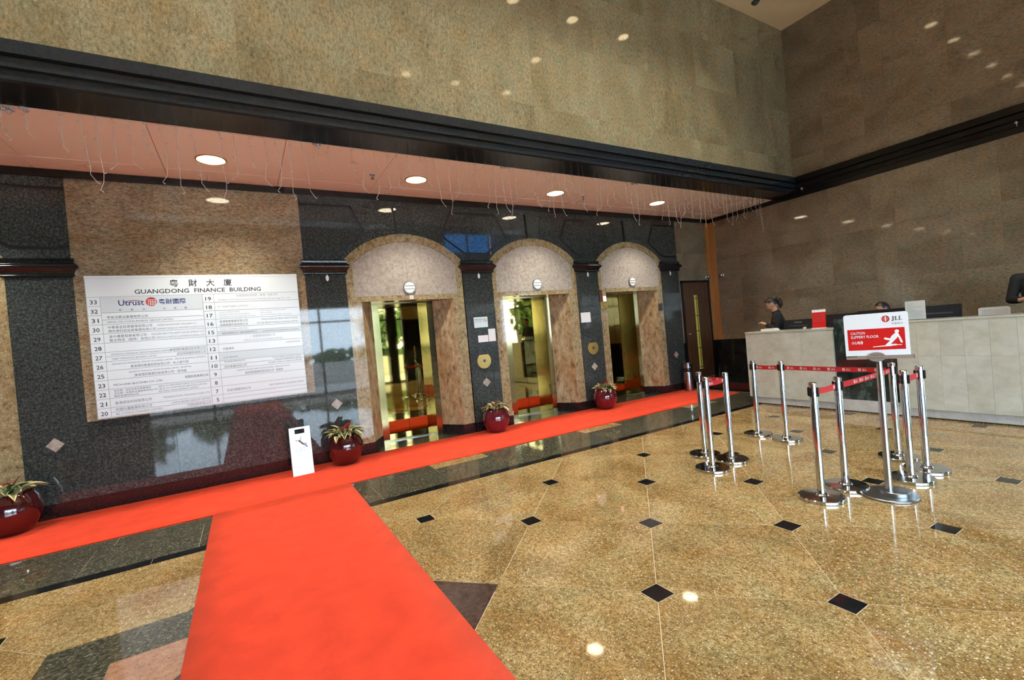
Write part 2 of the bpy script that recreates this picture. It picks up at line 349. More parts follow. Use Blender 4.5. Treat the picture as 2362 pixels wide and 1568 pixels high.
def text_geo(s, size, fit=None, align='LEFT', bold=0.0, res=2, sx=1.0):
    cu_ = bpy.data.curves.new('t', 'FONT'); cu_.body = s; cu_.size = size; cu_.resolution_u = res; cu_.offset = bold
    o = bpy.data.objects.new('t', cu_); COL.objects.link(o)
    dg = bpy.context.evaluated_depsgraph_get(); me = bpy.data.meshes.new_from_object(o.evaluated_get(dg))
    V = [(v.co.x, v.co.y) for v in me.vertices]; F = [tuple(p.vertices) for p in me.polygons]
    bpy.data.objects.remove(o); bpy.data.curves.remove(cu_); bpy.data.meshes.remove(me)
    if not V: return [], []
    x0 = min(v[0] for v in V); x1 = max(v[0] for v in V); k = sx
    if fit: k = fit / (x1 - x0)
    wd = (x1 - x0) * k; off = 0 if align == 'LEFT' else (-wd / 2 if align == 'CENTER' else -wd)
    return [((v[0] - x0) * k + off, v[1]) for v in V], F
def text_me(name, lines, mat, frame):
    """lines: (string, u, v, size, align, fit[, bold]) laid out on a plane frame(u, v) -> 3D point"""
    V, F = [], []
    for ln in lines:
        s, u, v, size, al, fit = ln[:6]; bold = ln[6] if len(ln) > 6 else 0.0
        v2, f2 = text_geo(s, size, fit, al, bold); n = len(V)
        V += [frame(u + a, v + b) for a, b in v2]; F += [tuple(i + n for i in f) for f in f2]
    return mesh(name, V, F, mat)
def text(name, lines, mat, frame, parent=None):
    o = link(name, text_me(name, lines, mat, frame), parent)
    if name in ('print', 'small_print', 'lettering'): o['kind'] = 'stuff'
    return o

# ================================================================== SETTING
def structure(name, label, cat='wall'):
    return thing(name, label, cat, kind='structure')
# ---------------- floor
floor = tag(box('floor', XL, XR, YF, 8.0, -0.12, -0.0012, 'grout'), 'polished golden granite lobby floor with small black diamond insets', 'floor', kind='structure')
def clip(poly, ax, lim, keep_less):
    out = []
    for i in range(len(poly)):
        a, b = poly[i], poly[(i + 1) % len(poly)]
        ia = (a[ax] <= lim) if keep_less else (a[ax] >= lim); ib = (b[ax] <= lim) if keep_less else (b[ax] >= lim)
        if ia: out.append(a)
        if ia != ib:
            t = (lim - a[ax]) / (b[ax] - a[ax]); out.append((a[0] + t * (b[0] - a[0]), a[1] + t * (b[1] - a[1])))
    return out
LX, LY, HP, Q, GAP = 1.33, 4.165, 0.715, 0.07, 0.0019   # diamond lattice, half pitch, half inset, half joint
def octagon():
    h = HP - GAP * 1.414; q = Q + GAP
    return [(q, -h + q), (h - q, -q), (h - q, q), (q, h - q), (-q, h - q), (-h + q, q), (-h + q, -q), (-q, -h + q)]
tile_me = plate_me('floor_tile', [octagon()], -0.02, 0.0, 'granite_floor', plane='XY')
inset_me = plate_me('diamond_inset', [rect(-Q, Q, -Q, Q)], -0.02, 0.0002, 'granite_black', plane='XY')
FX0, FX1, FY0, FY1 = XL, 8.6, YF, 4.888
star = (LX - 2 * HP, LY - 2 * HP)
for i in range(-18, 14):
    for j in range(-3, 14):
        if (i + j) % 2: continue
        px_, py_ = LX + i * HP, LY - j * HP                      # lattice point
        if FX0 + Q < px_ < FX1 - Q and FY0 + Q < py_ < FY1 - Q and not (abs(px_ - star[0]) + abs(py_ - star[1]) < 2 * HP + 0.01):
            link('diamond_inset', inset_me, floor, (px_, py_, 0))
        elif abs(abs(px_ - star[0]) + abs(py_ - star[1]) - 2 * HP) < 0.02 or (FX0 < px_ < FX1 and FY1 - Q <= py_ <= FY1 + Q):
            plate('floor_tile', [rect(px_ - Q - GAP, px_ + Q + GAP, py_ - Q - GAP, min(py_ + Q + GAP, FY1))], -0.02, 0.0, 'granite_floor', floor, plane='XY')
        cx, cy = px_, py_ - HP                                   # tile below it
        if abs(cx - star[0]) + abs(cy - star[1]) < 1.5 * HP: continue
        P = [(x + cx, y + cy) for x, y in octagon()]; full = True
        for ax, lim, less in ((0, FX0, False), (0, FX1, True), (1, FY0, False), (1, FY1, True)):
            P2 = clip(P, ax, lim, less) if P else P
            if len(P2) != len(P) or any((a[0] - b[0]) ** 2 + (a[1] - b[1]) ** 2 > 1e-9 for a, b in zip(P, P2)): full = False
            P = P2
        if len(P) < 3: continue
        if full: link('floor_tile', tile_me, floor, (cx, cy, 0))
        else:
            link('floor_tile', plate_me('floor_tile', [[(x - cx, y - cy) for x, y in P]], -0.02, 0.0, 'granite_floor', plane='XY'), floor, (cx, cy, 0))
# star medallion at the entrance (mostly under the carpet)
sx_, sy_ = star
def fl(name, loops, mat, z=0.0): plate(name, [[(x + sx_, y + sy_) for x, y in l] for l in loops], -0.02, z, mat, floor, plane='XY')
D = 2 * HP - 0.004; A, B_, I_ = 1.05, 0.695, 0.66
fl('star_field', [[(D, 0), (0, D), (-D, 0), (0, -D)]], 'stone_brown', 0.0002)
fl('star_band', [rect(-A, A, -A, A), list(reversed(rect(-B_, B_, -B_, B_)))], 'granite_floor_dark', 0.0012)
fl('star_centre', [rect(-B_, B_, -B_, B_), [(I_, 0), (0, -I_), (-I_, 0), (0, I_)]], 'stone_pink', 0.0010)
fl('star_heart', [[(I_, 0), (0, I_), (-I_, 0), (0, -I_)]], 'stone_brown', 0.0008)
# border bands in front of the lifts
def row(name, xs, y0, y1, mat, z=0.0, g=0.0010):
    for a, b in zip(xs[:-1], xs[1:]):
        mt = mat((a + b) / 2) if callable(mat) else mat
        box(name, a + g, b - g, y0 + g, y1 - g, -0.02, z, mt, floor)
xs = [XL] + [-0.82 + 1.43 * k for k in range(-5, 7)] + [8.6]
row('black_border_strip', xs, 4.89, 5.02, 'granite_black', 0.0)
xs = [XL] + [-1.32 + 0.826 * k for k in range(-9, 13)] + [8.98]
row('border_tile', xs, 5.02, 5.67, 'granite_floor_dark')
xs = sorted([XL] + [c + s * 0.39 for c in LIFT for s in (-1, 1)] + [-6.5, -5.2, -2.0, -1.2, -0.4, 0.4, 1.2, 8.98])
row('runner_border_tile', xs, 5.67, 6.45, lambda x: 'granite_floor' if any(abs(x - c) < 0.2 for c in LIFT) else 'granite_floor_dark')
row('wall_border_tile', [XL] + [-6, -4, -2, 0, 2, 4, 6, 8, 8.98], 6.45, 7.26, 'granite_floor_dark')
for c in LIFT: box('lift_lobby_slab', c - 0.96, c + 0.96, 7.262, 7.90, -0.02, 0.0, 'granite_floor_dark', floor)
# raised floor behind the desk and at the corner door
plat = structure('floor_platform', 'raised black stone floor behind the reception desk', 'floor')
box('platform_slab', 9.0, XR, 5.2, YB, 0.0, PLAT, 'granite_black', plat)
box('platform_slab', 8.6, XR, 0.3, 5.2, 0.0, PLAT, 'granite_black', plat)

# ---------------- lift wall
wb = structure('wall_back', 'long lift wall clad in dark and beige granite under a pink soffit')
def loft_me(name, prof, hw, mat, x0=0.0, y=0.0):
    """capital moulding: stacked rectangles, prof = (projection, z)"""
    V, F = [], []
    for p, z in prof: V += [(x0 - hw - p, y - p, z), (x0 + hw + p, y - p, z), (x0 + hw + p, y + 0.1, z), (x0 - hw - p, y + 0.1, z)]
    for i in range(len(prof) - 1):
        for k in range(4): F.append((i * 4 + k, i * 4 + (k + 1) % 4, i * 4 + 4 + (k + 1) % 4, i * 4 + 4 + k))
    n = len(prof) - 1; F += [(3, 2, 1, 0), (n * 4, n * 4 + 1, n * 4 + 2, n * 4 + 3)]
    me = mesh(name, V, F, mat, True); me.set_sharp_from_angle(angle=math.radians(32)); return me
capprof = [(0.006, 2.775), (0.026, 2.785), (0.030, 2.80), (0.022, 2.815), (0.030, 2.835), (0.036, 2.85)] + \
    [(0.036 + 0.034 * math.sin(math.pi * k / 8), 2.85 + 0.085 * k / 8) for k in range(1, 8)] + \
    [(0.036, 2.935), (0.024, 2.945), (0.030, 2.96), (0.030, 2.99), (0.012, 3.0)]
PW = 0.285
for c in PIL:
    p = box('pilaster', c - PW, c + PW, YB, YB + 0.12, 0.845, 2.79, 'granite_dark', wb)
    box('pilaster_foot', c - PW, c + PW, YB, YB + 0.12, 0.17, 0.843, 'granite_dark', wb)
    link('capital', loft_me('capital', capprof, PW, 'granite_capital', c, YB), p)
    d = 0.082
    plate('diamond_inlay', [[(c - 0.01 + d, 0.842), (c - 0.01, 0.842 + d), (c - 0.01 - d, 0.842), (c - 0.01, 0.842 - d)]], YB - 0.003, YB + 0.01, 'granite_tympanum', wb)
# frieze above the pilasters: slabs with a sunk line around each panel, arches cut for the lifts
def arch(c, half, spring, crown, n=20):
    s = crown - spring; R = (half * half + s * s) / (2 * s); cz = crown - R; a = math.asin(half / R)
    return [(c + R * math.sin(-a + 2 * a * k / n), cz + R * math.cos(-a + 2 * a * k / n)) for k in range(n + 1)]
def halfarch(c, side, n=12):
    P = arch(c, 0.968, 3.02, 3.43, 2 * n); return P[:n + 1] if side < 0 else P[n:]
ZT = 3.945
def hexa(c, grow=0.0, x0=None, x1=None):
    g = grow
    P = [(c - 0.21 - g * 0.5, 3.12 - g), (c + 0.21 + g * 0.5, 3.12 - g), (c + 0.615 + g * 1.1, 3.415), (c + 0.435 + g * 0.6, 3.815 + g), (c - 0.435 - g * 0.6, 3.815 + g), (c - 0.615 - g * 1.1, 3.415)]
    if x0 is not None: P = clip(P, 0, x0, False)
    if x1 is not None: P = clip(P, 0, x1, True)
    return P
lims = [(LIFT[0], -1.665), (0.85, LIFT[1]), (LIFT[1], LIFT[2]), (LIFT[2], LIFT[3]), (LIFT[3], 8.885)]
for c, (a, b) in zip(PIL, lims):
    out = [(a, ZT)]
    if a in LIFT: out += [(a, 3.43)] + halfarch(a, 1)[1:] + [(a + 0.968, 2.99)]
    else: out += [(a, 2.99)]
    if b in LIFT: out += [(b - 0.968, 2.99)] + halfarch(b, -1)[:-1] + [(b, 3.43)]
    else: out += [(b, 2.99)]
    out += [(b, ZT)]
    outer, ht, hb = out, 0.016, -0.004
    if a in LIFT and b in LIFT:
        plate('frieze_slab', [outer, list(reversed(hexa(c, 0.022)))], YB, YB + 0.09, 'granite_dark', wb)
        plate('frieze_panel', [hexa(c, -0.016)], YB + 0.002, YB + 0.08, 'granite_dark', wb)
    else:
        side_cut = dict(x1=b) if b not in LIFT else dict(x0=a)
        # the panel is cut by the edge of the beige field, so the slab is one open loop around it
        H = hexa(c, 0.022, **side_cut); e = b if b not in LIFT else a
        on = [p for p in H if abs(p[0] - e) < 1e-6]; zlo, zhi = min(p[1] for p in on), max(p[1] for p in on)
        rest = [p for p in H if abs(p[0] - e) >= 1e-6]
        if b not in LIFT:
            k = outer.index((b, ZT)); rest = sorted(rest, key=lambda p: 0)
            lo = [p for p in rest if p[1] < 3.3]; mid = [p for p in rest if 3.3 <= p[1] < 3.6]; hi = [p for p in rest if p[1] >= 3.6]
            seq = [(b, zlo)] + sorted(lo, key=lambda p: -p[0]) + sorted(mid, key=lambda p: -p[0])[-1:] + sorted(hi, key=lambda p: p[0]) + [(b, zhi)]
            loop = outer[:k] + seq + outer[k:]
        else:
            lo = [p for p in rest if p[1] < 3.3]; mid = [p for p in rest if 3.3 <= p[1] < 3.6]; hi = [p for p in rest if p[1] >= 3.6]
            seq = [(a, zhi)] + sorted(hi, key=lambda p: p[0]) + sorted(mid, key=lambda p: p[0])[-1:] + sorted(lo, key=lambda p: -p[0]) + [(a, zlo)]
            loop = outer[:1] + seq + outer[1:]
        plate('frieze_slab', [loop], YB, YB + 0.09, 'granite_dark', wb)
        plate('frieze_panel', [hexa(c, -0.016, **side_cut)], YB + 0.002, YB + 0.08, 'granite_dark', wb)
    plate('frieze_groove', [hexa(c, 0.03, x0=a + 0.004, x1=b - 0.004)], YB + 0.009, YB + 0.06, 'groove_black', wb)
for c in LIFT:
    k = plate('keystone', [[(c - 0.125, 3.425), (c + 0.125, 3.425), (c + 0.155, 3.87), (c - 0.155, 3.87)]], YB - 0.035, YB + 0.05, 'granite_dark', wb)
    for s in (-1, 1):
        plate('keystone_groove', [[(c + s * 0.125, 3.425), (c + s * 0.147, 3.425), (c + s * 0.178, 3.87), (c + s * 0.155, 3.87)]], YB - 0.002, YB + 0.03, 'groove_black', wb)
        plate('voussoir', [[(c + s * 0.165, 3.475), (c + s * 0.40, 3.475), (c + s * 0.50, 3.80), (c + s * 0.19, 3.86)]], YB - 0.006, YB + 0.03, 'granite_dark', wb)
# beige field and dark wainscot between the two left pilasters
xs = (-1.665, -0.83, 0.01, 0.85)
for a, b in zip(xs[:-1], xs[1:]):
    for z0, z1 in ((1.055, 2.50), (2.50, 3.945)): box('granite_slab', a + 0.0006, b - 0.0006, YB, YB + 0.1, z0 + 0.0006, z1 - 0.0006, 'granite_panel', wb)
    for z0, z1 in ((0.17, 0.83), (0.83, 1.055)): box('wainscot_slab', a + 0.001, b - 0.001, YB - 0.004, YB + 0.1, z0 + 0.001, z1 - 0.001, 'granite_dark', wb)
box('wall_core', -9, -2.21 - 1.94, YB, YB + 0.3, 0, ZT, 'granite_dark', wb)
box('wall_core', -2.2, 1.4, YB + 0.1, YB + 0.3, 0, ZT, 'joint_dark', wb)
for a, b in ((3.37, 3.94), (5.86, 6.41), (8.35, 8.88)): box('wall_core', a, b, YB + 0.12, YB + 0.3, 0, 3.0, 'joint_dark', wb)
box('wall_core', LIFT[0] - 1.0, 8.88, YB + 0.12, YB + 0.3, 3.44, ZT, 'joint_dark', wb)
# unseen boxes added to block sky leaking in behind lifts and over the soffit
box('wall_core', XL - 0.2, XR + 0.3, 8.0, 8.2, 0, 4.3, 'joint_dark', wb); box('wall_core', XL - 0.2, XR + 0.3, YU + 0.4, 8.2, 4.12, 4.3, 'joint_dark', wb)
# wall around the corner door
for z0, z1 in ((2.545, 3.2), (3.2, 3.945)): box('granite_slab', 8.887, 9.985, YB + 0.03, YB + 0.15, z0 + 0.001, z1 - 0.001, 'granite_side', wb)
box('granite_slab', 8.887, 8.965, YB + 0.03, YB + 0.15, 1.075, 2.545, 'granite_side', wb)
box('wainscot_slab', 8.887, 8.965, YB + 0.03, YB + 0.15, PLAT, 1.075, 'marble_wainscot', wb)
box('wainscot_slab', 9.975, XR, YB + 0.02, YB + 0.15, PLAT, 1.065, 'marble_wainscot', wb)
box('granite_slab', 9.985, XR, YB + 0.03, YB + 0.15, 1.065, 3.945, 'granite_side', wb)
box('wall_core', 8.88, XR + 0.2, YB + 0.15, YB + 0.3, 0, 3.95, 'joint_dark', wb)
# skirting
bb = structure('baseboard_back', 'dark maroon granite skirting along the lift wall', 'skirting')
def skirt(x0, x1):
    n = max(1, round((x1 - x0) / 0.83)); w_ = (x1 - x0) / n
    for k in range(n): box('skirting_block', x0 + k * w_ + 0.0008, x0 + (k + 1) * w_ - 0.0008, YB - 0.012, YB + 0.05, 0.0, 0.17, 'granite_skirting', bb)
skirt(PIL[0] - PW, PIL[1] + PW); skirt(PIL[2] - PW, PIL[2] + PW); skirt(PIL[3] - PW, PIL[3] + PW); skirt(PIL[4] - PW, PIL[4] + PW)

# ---------------- corner door
dr = structure('door_1', 'dark wooden door with a tall narrow glass slot in the corner', 'door')
box('door_frame', 8.965, 9.005, YB - 0.005, YB + 0.12, PLAT, 2.54, 'trim_black', dr); box('door_frame', 9.945, 9.975, YB - 0.005, YB + 0.12, PLAT, 2.54, 'trim_black', dr)
box('door_frame', 8.965, 9.975, YB - 0.005, YB + 0.12, 2.495, 2.545, 'trim_black', dr)
plate('door_leaf', [rect(9.006, 9.944, PLAT + 0.01, 2.494), list(reversed(rect(9.40, 9.545, 0.41, 2.20)))], YB + 0.02, YB + 0.065, 'wood_door', dr)
gp = box('glass_slot', 9.40, 9.545, YB + 0.04, YB + 0.048, 0.41, 2.20, 'glass_slot', dr)
for z in (0.46, 0.92, 1.33, 1.70, 2.11): box('glazing_bar', 9.40, 9.545, YB + 0.030, YB + 0.04, z - 0.006, z + 0.006, 'trim_black', gp)
box('glazing_bar', 9.497, 9.507, YB + 0.030, YB + 0.04, 0.41, 2.20, 'trim_black', gp)
h = tube('door_handle', [(9.09, YB - 0.03, 1.275), (9.20, YB - 0.03, 1.275)], 0.011, 'chrome', dr)
tube('handle_spindle', [(9.09, YB - 0.03, 1.275), (9.09, YB + 0.02, 1.275)], 0.016, 'chrome', h)
# wooden corner strip
ws = structure('trim_1', 'light wooden strip up the far corner beside the dark door', 'trim')
box('strip_front', 9.985, XR - 0.012, YB - 0.012, YB + 0.03, 1.065, 3.94, 'wood_strip', ws); box('strip_side', XR - 0.012, XR + 0.02, YB - 0.16, YB + 0.02, 1.065, 3.94, 'wood_strip', ws)

# ---------------- right wall
wr = structure('wall_right', 'tall brown granite wall behind the reception desk')
ys = [0.3, 1.25, 2.2, 2.68, 3.52, 3.86, 4.56, 5.72, 6.5, YB]
zs = [1.065, 2.05, 3.0, 3.945]
def slabs(ys, zs, x, name='granite_slab', mat='granite_side', par=wr, t=0.12):
    for a, b in zip(ys[:-1], ys[1:]):
        for z0, z1 in zip(zs[:-1], zs[1:]): box(name, x, x + t, a + 0.0007, b - 0.0007, z0 + 0.0007, z1 - 0.0007, mat, par)
slabs(ys, zs, XR); slabs([0.3, 1.25, 2.68, 3.52, 3.86, 4.56, YU], [4.36, 4.74, 5.80, 6.6, ZC], XR)
slabs([0.3, 1.9, 3.5, 5.2, 6.3, YB], [PLAT, 1.065], XR - 0.01, 'wainscot_slab', 'marble_wainscot', wr, 0.13)
box('wall_core', XR + 0.12, XR + 0.3, 0.3, YB + 0.3, 0, ZC, 'joint_dark', wr)
for z0, z1 in ((3.3, 5.4), (5.4, ZC)): box('wall_upper_side', XR, XR + 0.3, YF, 0.3, z0, z1, 'granite_side', wr)
# ---------------- upper wall over the soffit
wu = structure('wall_upper', 'high polished beige granite wall above the black moulding')
xs = [XL] + [-8.0 + 1.17 * k for k in range(0, 15)] + [9.25, XR]; zs = [4.345, 4.74, 5.72, 6.6, ZC]
for a, b in zip(xs[:-1], xs[1:]):
    for z0, z1 in zip(zs[:-1], zs[1:]): box('granite_slab', a + 0.0006, b - 0.0006, YU, YU + 0.1, z0 + 0.0006, z1 - 0.0006, 'granite_upper', wu)
box('wall_core', XL, XR, YU + 0.1, YU + 0.4, 4.06, ZC, 'joint_dark', wu)
# black stepped moulding: three bands on the beam, then its polished underside
tb = structure('trim_2', 'black stepped stone moulding below the high beige wall', 'moulding')
bands = ((4.235, 4.345, 0.085, 'granite_moulding'), (4.212, 4.235, 0.02, 'groove_black'), (4.135, 4.212, 0.055, 'granite_moulding'), (4.114, 4.135, 0.005, 'groove_black'), (4.046, 4.114, 0.03, 'granite_moulding'))
xj = [XL, -5.0, -2.2, 0.38, 2.75, 5.3, 7.8, XR]
for z0, z1, p, mt in bands:
    for a, b in zip(xj[:-1], xj[1:]): box('moulding_band', a + 0.0005, b - 0.0005, YU - p, YU + 0.02, z0, z1, mt, tb)
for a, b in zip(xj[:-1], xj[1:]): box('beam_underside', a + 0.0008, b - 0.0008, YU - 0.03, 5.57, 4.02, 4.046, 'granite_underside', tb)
tr = structure('trim_3', 'black stone moulding running along the brown right wall', 'moulding')
for z0, z1, p, mt in bands + ((3.945, 4.046, 0.012, 'trim_black'),):
    for a, b in ((0.3, 2.6), (2.6, YU - 0.03)): box('moulding_band', XR - p, XR + 0.02, a, b - 0.0005, z0, z1, 'granite_underside' if mt == 'granite_moulding' else mt, tr)  # same bands in a blacker stone: shade of this facing put into colour
box('soffit_trim', XR - 0.03, XR + 0.02, YU - 0.03, YB, 3.945, 4.02, 'trim_black', tr)
tk = structure('trim_4', 'black trim where the pink soffit meets the lift wall', 'trim')
for a, b in zip(xj[:-1], xj[1:]): box('soffit_trim', a, b, YB - 0.03, YB + 0.1, 3.945, 4.03, 'trim_black', tk)

# ---------------- soffit and ceiling
so = tag(box('ceiling_soffit', XL, XR, 5.572, YB + 0.1, ZS + 0.004, ZS + 0.05, 'soffit_joint'), 'low salmon pink panelled soffit in front of the lifts', 'soffit', kind='structure')
xs = [XL] + [-0.652 + 1.254 * k for k in range(-6, 9)] + [XR]
for a, b in zip(xs[:-1], xs[1:]):
    box('soffit_panel', a + 0.003, b - 0.003, 5.574, 6.852, ZS - 0.004, ZS + 0.01, 'soffit_pink', so)
    box('soffit_panel', a + 0.003, b - 0.003, 6.862, YB - 0.02, ZS - 0.004, ZS + 0.01, 'soffit_pink', so)
    box('joint_line', a + 0.05, a + 0.05 + 0.75 * (b - a), 6.850, 6.864, ZS - 0.006, ZS + 0.004, 'soffit_line', so)  # white strip paints the light caught along this joint
ce = tag(box('ceiling', XL - 0.2, XR + 0.3, YF - 0.25, YU + 0.4, ZC, ZC + 0.1, 'ceiling_paint'), 'high cream painted ceiling', 'ceiling', kind='structure')

# ---------------- unseen sides of the lobby (they show in reflections and let the daylight in)
wl = tag(box('wall_left', XL - 0.2, XL, YF, YB + 0.3, 0, ZC, 'granite_side'), 'brown granite wall at the far left of the lobby', 'wall', kind='structure')
wf = structure('wall_front', 'entrance wall with large windows facing the lifts')
box('wall_band', XL, XR + 0.3, YF - 0.25, YF, 3.3, 5.4, 'granite_side', wf); box('wall_band', XL, XR + 0.3, YF - 0.25, YF, 6.34, ZC, 'granite_side', wf)
box('wall_pier', XL, -2.8, YF - 0.25, YF, 0, 3.3, 'granite_side', wf)
box('wall_pier', 6.1, XR + 0.3, YF - 0.25, YF, 2.72, 3.3, 'granite_panel', wf); box('dark_doorway', 6.1, XR + 0.3, YF - 0.25, YF, 0, 2.72, 'granite_black', wf); box('dark_column', 5.3, 5.72, YF - 0.02, YF + 0.3, 0, 3.3, 'granite_black', wf)
box('wall_pier', XL, 7.9, YF - 0.25, YF, 5.4, 6.34, 'granite_side', wf)
def glazing(name, label, axis, fixed, u0, u1, z0, z1, nu, bars, pane):
    r = structure(name, label, 'window')
    def bx(nm, a, b, c, d, mt, t0, t1):
        if axis == 'X': box(nm, a, b, fixed + t0, fixed + t1, c, d, mt, r)
        else: box(nm, fixed + t0, fixed + t1, a, b, c, d, mt, r)
    st = (u1 - u0) / nu
    for k in range(nu + 1): bx('mullion', u0 + k * st - 0.035, u0 + k * st + 0.035, z0, z1, 'window_frame', -0.06, 0.03)
    for z in [z0 + 0.03, z1 - 0.03] + list(bars): bx('transom', u0, u1, z - 0.035, z + 0.035, 'window_frame', -0.05, 0.025)
    for k in range(nu):
        bx('pane', u0 + k * st + 0.035, u0 + (k + 1) * st - 0.035, z0, z1, pane, -0.012, -0.006)
glazing('window_1', 'glazed entrance front with black mullions and a transom', 'X', YF - 0.12, -2.8, 6.1, 0, 3.3, 5, (2.74,), 'pane_clear')
glazing('window_2', 'blue tinted clerestory window high above the entrance', 'X', YF - 0.12, 7.9, XR, 5.4, 6.34, 2, (), 'pane_blue')
glazing('window_3', 'side glazing looking out on trees beside the reception', 'Y', XR + 0.12, YF, 0.3, 0, 3.3, 3, (2.74,), 'pane_clear')

# ================================================================== THINGS
# ---------------- lifts
def make_lift():
    t = link('elevator_doorway', None)
    outer = [(-0.966, 0.17)] + [(-0.966, 3.0)] + arch(0, 0.966, 3.018, 3.428, 24) + [(0.966, 3.0), (0.966, 0.17), (0.765, 0.17), (0.765, 2.35), (-0.765, 2.35), (-0.765, 0.17)]
    ty = [(-0.862, 2.43), (0.862, 2.43)] + list(reversed(arch(0, 0.862, 2.925, 3.30, 22)))
    plate('granite_surround', [outer, list(reversed(ty))], 0.014, 0.11, 'granite_frame', t)
    for s in (-1, 1):
        half = [(0.001, 2.432), (0.86, 2.432)] + list(reversed(arch(0, 0.86, 2.924, 3.298, 22)))[:12]
        half = [(s * x, z) for x, z in half[:-1]] + [(s * 0.001, 3.298)]
        plate('tympanum_slab', [half], 0.019, 0.10, 'granite_tympanum', t)
    for s in (-1, 1):
        plate('splayed_reveal', [[(s * 0.765, 0.016), (s * 0.53, 0.41), (s * 0.60, 0.47), (s * 0.84, 0.11)]], 0.17, 2.35, 'granite_splay', t, plane='XY')
        plate('reveal_base', [[(s * 0.968, 0.006), (s * 0.758, 0.006), (s * 0.524, 0.40), (s * 0.60, 0.47), (s * 0.968, 0.12)]], 0.0, 0.172, 'granite_skirting', t, plane='XY')
        box('brass_jamb', min(s * 0.418, s * 0.535), max(s * 0.418, s * 0.535), 0.41, 0.43, 0.0, 2.352, 'brass_jamb', t)
        box('brass_return', min(s * 0.418, s * 0.43), max(s * 0.418, s * 0.43), 0.43, 0.66, 0.0, 2.352, 'brass_jamb', t)
        box('lift_door_panel', min(s * 0.0025, s * 0.418), max(s * 0.0025, s * 0.418), 0.65, 0.69, 0.012, 2.352, 'brass_mirror', t)
    box('lintel', -0.80, 0.80, 0.11, 0.70, 2.352, 2.43, 'granite_splay', t)
    box('brass_header', -0.418, 0.418, 0.43, 0.65, 2.335, 2.352, 'brass_jamb', t)
    box('door_sill', -0.45, 0.45, 0.58, 0.70, 0.0, 0.012, 'steel_brushed', t)
    ind = link('floor_indicator', plate_me('floor_indicator', [circ(0.012, 2.555, 0.102, 32)], -0.006, 0.05, 'steel_dull'), t)
    plate('white_face', [circ(0.012, 2.555, 0.088, 32)], -0.011, 0.0, 'indicator_white', ind)
    for z in (2.530, 2.580): box('grille_bar', 0.012 - 0.080, 0.012 + 0.080, -0.013, -0.0105, z - 0.0055, z + 0.0055, 'steel_dull', ind)
    box('lift_back', -0.97, 0.97, 0.70, 0.74, 0, 3.0, 'joint_dark', t)
    return t
lift0 = make_lift()
labs = ('granite arched lift doorway at the left edge beside the leftmost planter', 'arched lift doorway nearest the white directory board, with mirrored brass doors',
        'middle arched lift doorway between the two notice pilasters', 'farthest arched lift doorway, nearest the dark wooden door')
for k, c in enumerate(LIFT):
    o = lift0 if k == 0 else copy_tree(lift0)
    o.location = (c, YB, 0); tag(o, labs[k], 'elevator', 'arched lift doorways')
pl = tag(box('number_plate', 2.39, 2.455, YB + 0.002, YB + 0.016, 2.365, 2.425, 'plate_grey'), 'small pale number plate under the round indicator of the nearest lift', 'sign')
pl.data.materials[0] = MATS['plastic_white']
text('numeral', [('1', 2.4225, 2.372, 0.06, 'CENTER', None)], 'ink_red', lambda u, v: (u, YB + 0.0008, v), pl)
# small fittings on the pilasters
for c, nb in zip(PIL[1:], ('beside the directory board', 'left of the middle lift', 'right of the middle lift', 'nearest the corner door')):
    st = tag(link('oval_cover', fix(mesh('oval_cover', *(lambda me: ([v for v in me[0]], me[1]))(
        (lambda V, F: (V, F))(*[[(c + 0.02 + rr * math.cos(2 * math.pi * k / 20), YB - yy, 2.725 + 2.1 * rr * math.sin(2 * math.pi * k / 20)) for rr, yy in ((0.022, 0.0), (0.022, 0.006), (0.014, 0.012)) for k in range(20)],
        [(i * 20 + k, i * 20 + (k + 1) % 20, i * 20 + 20 + (k + 1) % 20, i * 20 + 20 + k) for i in range(2) for k in range(20)] + [tuple(range(40, 60))]])), 'sign_white'))),
        'small white oval cover under the capital of the pilaster ' + nb, 'wall fitting', 'oval covers under the capitals')
def call_plate(c, label):
    t = thing('call_button_plate', label, 'call button', (c, YB, 1.225), group='round brass call plates')
    P = [p for p in circ(0, 0, 0.135, 40) if p[1] < 0.118]
    link('plate', plate_me('plate', [P], -0.012, 0.004, 'brass_plate'), t)
    link('button', plate_me('button', [circ(0.005, 0.0, 0.022, 20)], -0.020, -0.01, 'plastic_grey'), t)
    link('button_ring', plate_me('button_ring', [circ(0.005, 0.0, 0.032, 24), list(reversed(circ(0.005, 0.0, 0.024, 24)))], -0.015, -0.01, 'steel_brushed'), t)
    box('top_bar', -0.05, 0.05, -0.01, 0.0, 0.122, 0.135, 'plastic_black', t)
call_plate(3.63, 'round brass call plate below the no smoking notice'); call_plate(6.13, 'round brass call plate below the single white notice')
def notice(name, label, x0, x1, z0, z1, mat, lines, ink='ink_grey', y=YB):
    t = thing(name, label, 'notice', ((x0 + x1) / 2, y, z0))
    w_, h_ = (x1 - x0) / 2, z1 - z0
    box('sheet', -w_, w_, -0.004, -0.0005, 0, h_, mat, t)
    if lines: text('print', lines, ink, lambda u, v: (u, -0.0052, v), t)
    return t
ns = notice('no_smoking_notice', 'pale green no smoking notice above two sheets of paper', 3.50, 3.77, 1.815, 2.0, 'paper_blue',
    [('嚴禁吸煙', -0.12, 0.125, 0.042, 'LEFT', 0.15), ('NO SMOKING', -0.12, 0.09, 0.026, 'LEFT', 0.14), ('- - - - - - - - - - - -', -0.12, 0.055, 0.018, 'LEFT', 0.23), ('- - - - -', -0.12, 0.025, 0.016, 'LEFT', 0.11)], 'ink_grey')
link('red_ring', plate_me('red_ring', [circ(0.085, 0.125, 0.032, 28), list(reversed(circ(0.085, 0.125, 0.025, 28)))], -0.006, -0.003, 'ink_red'), ns)
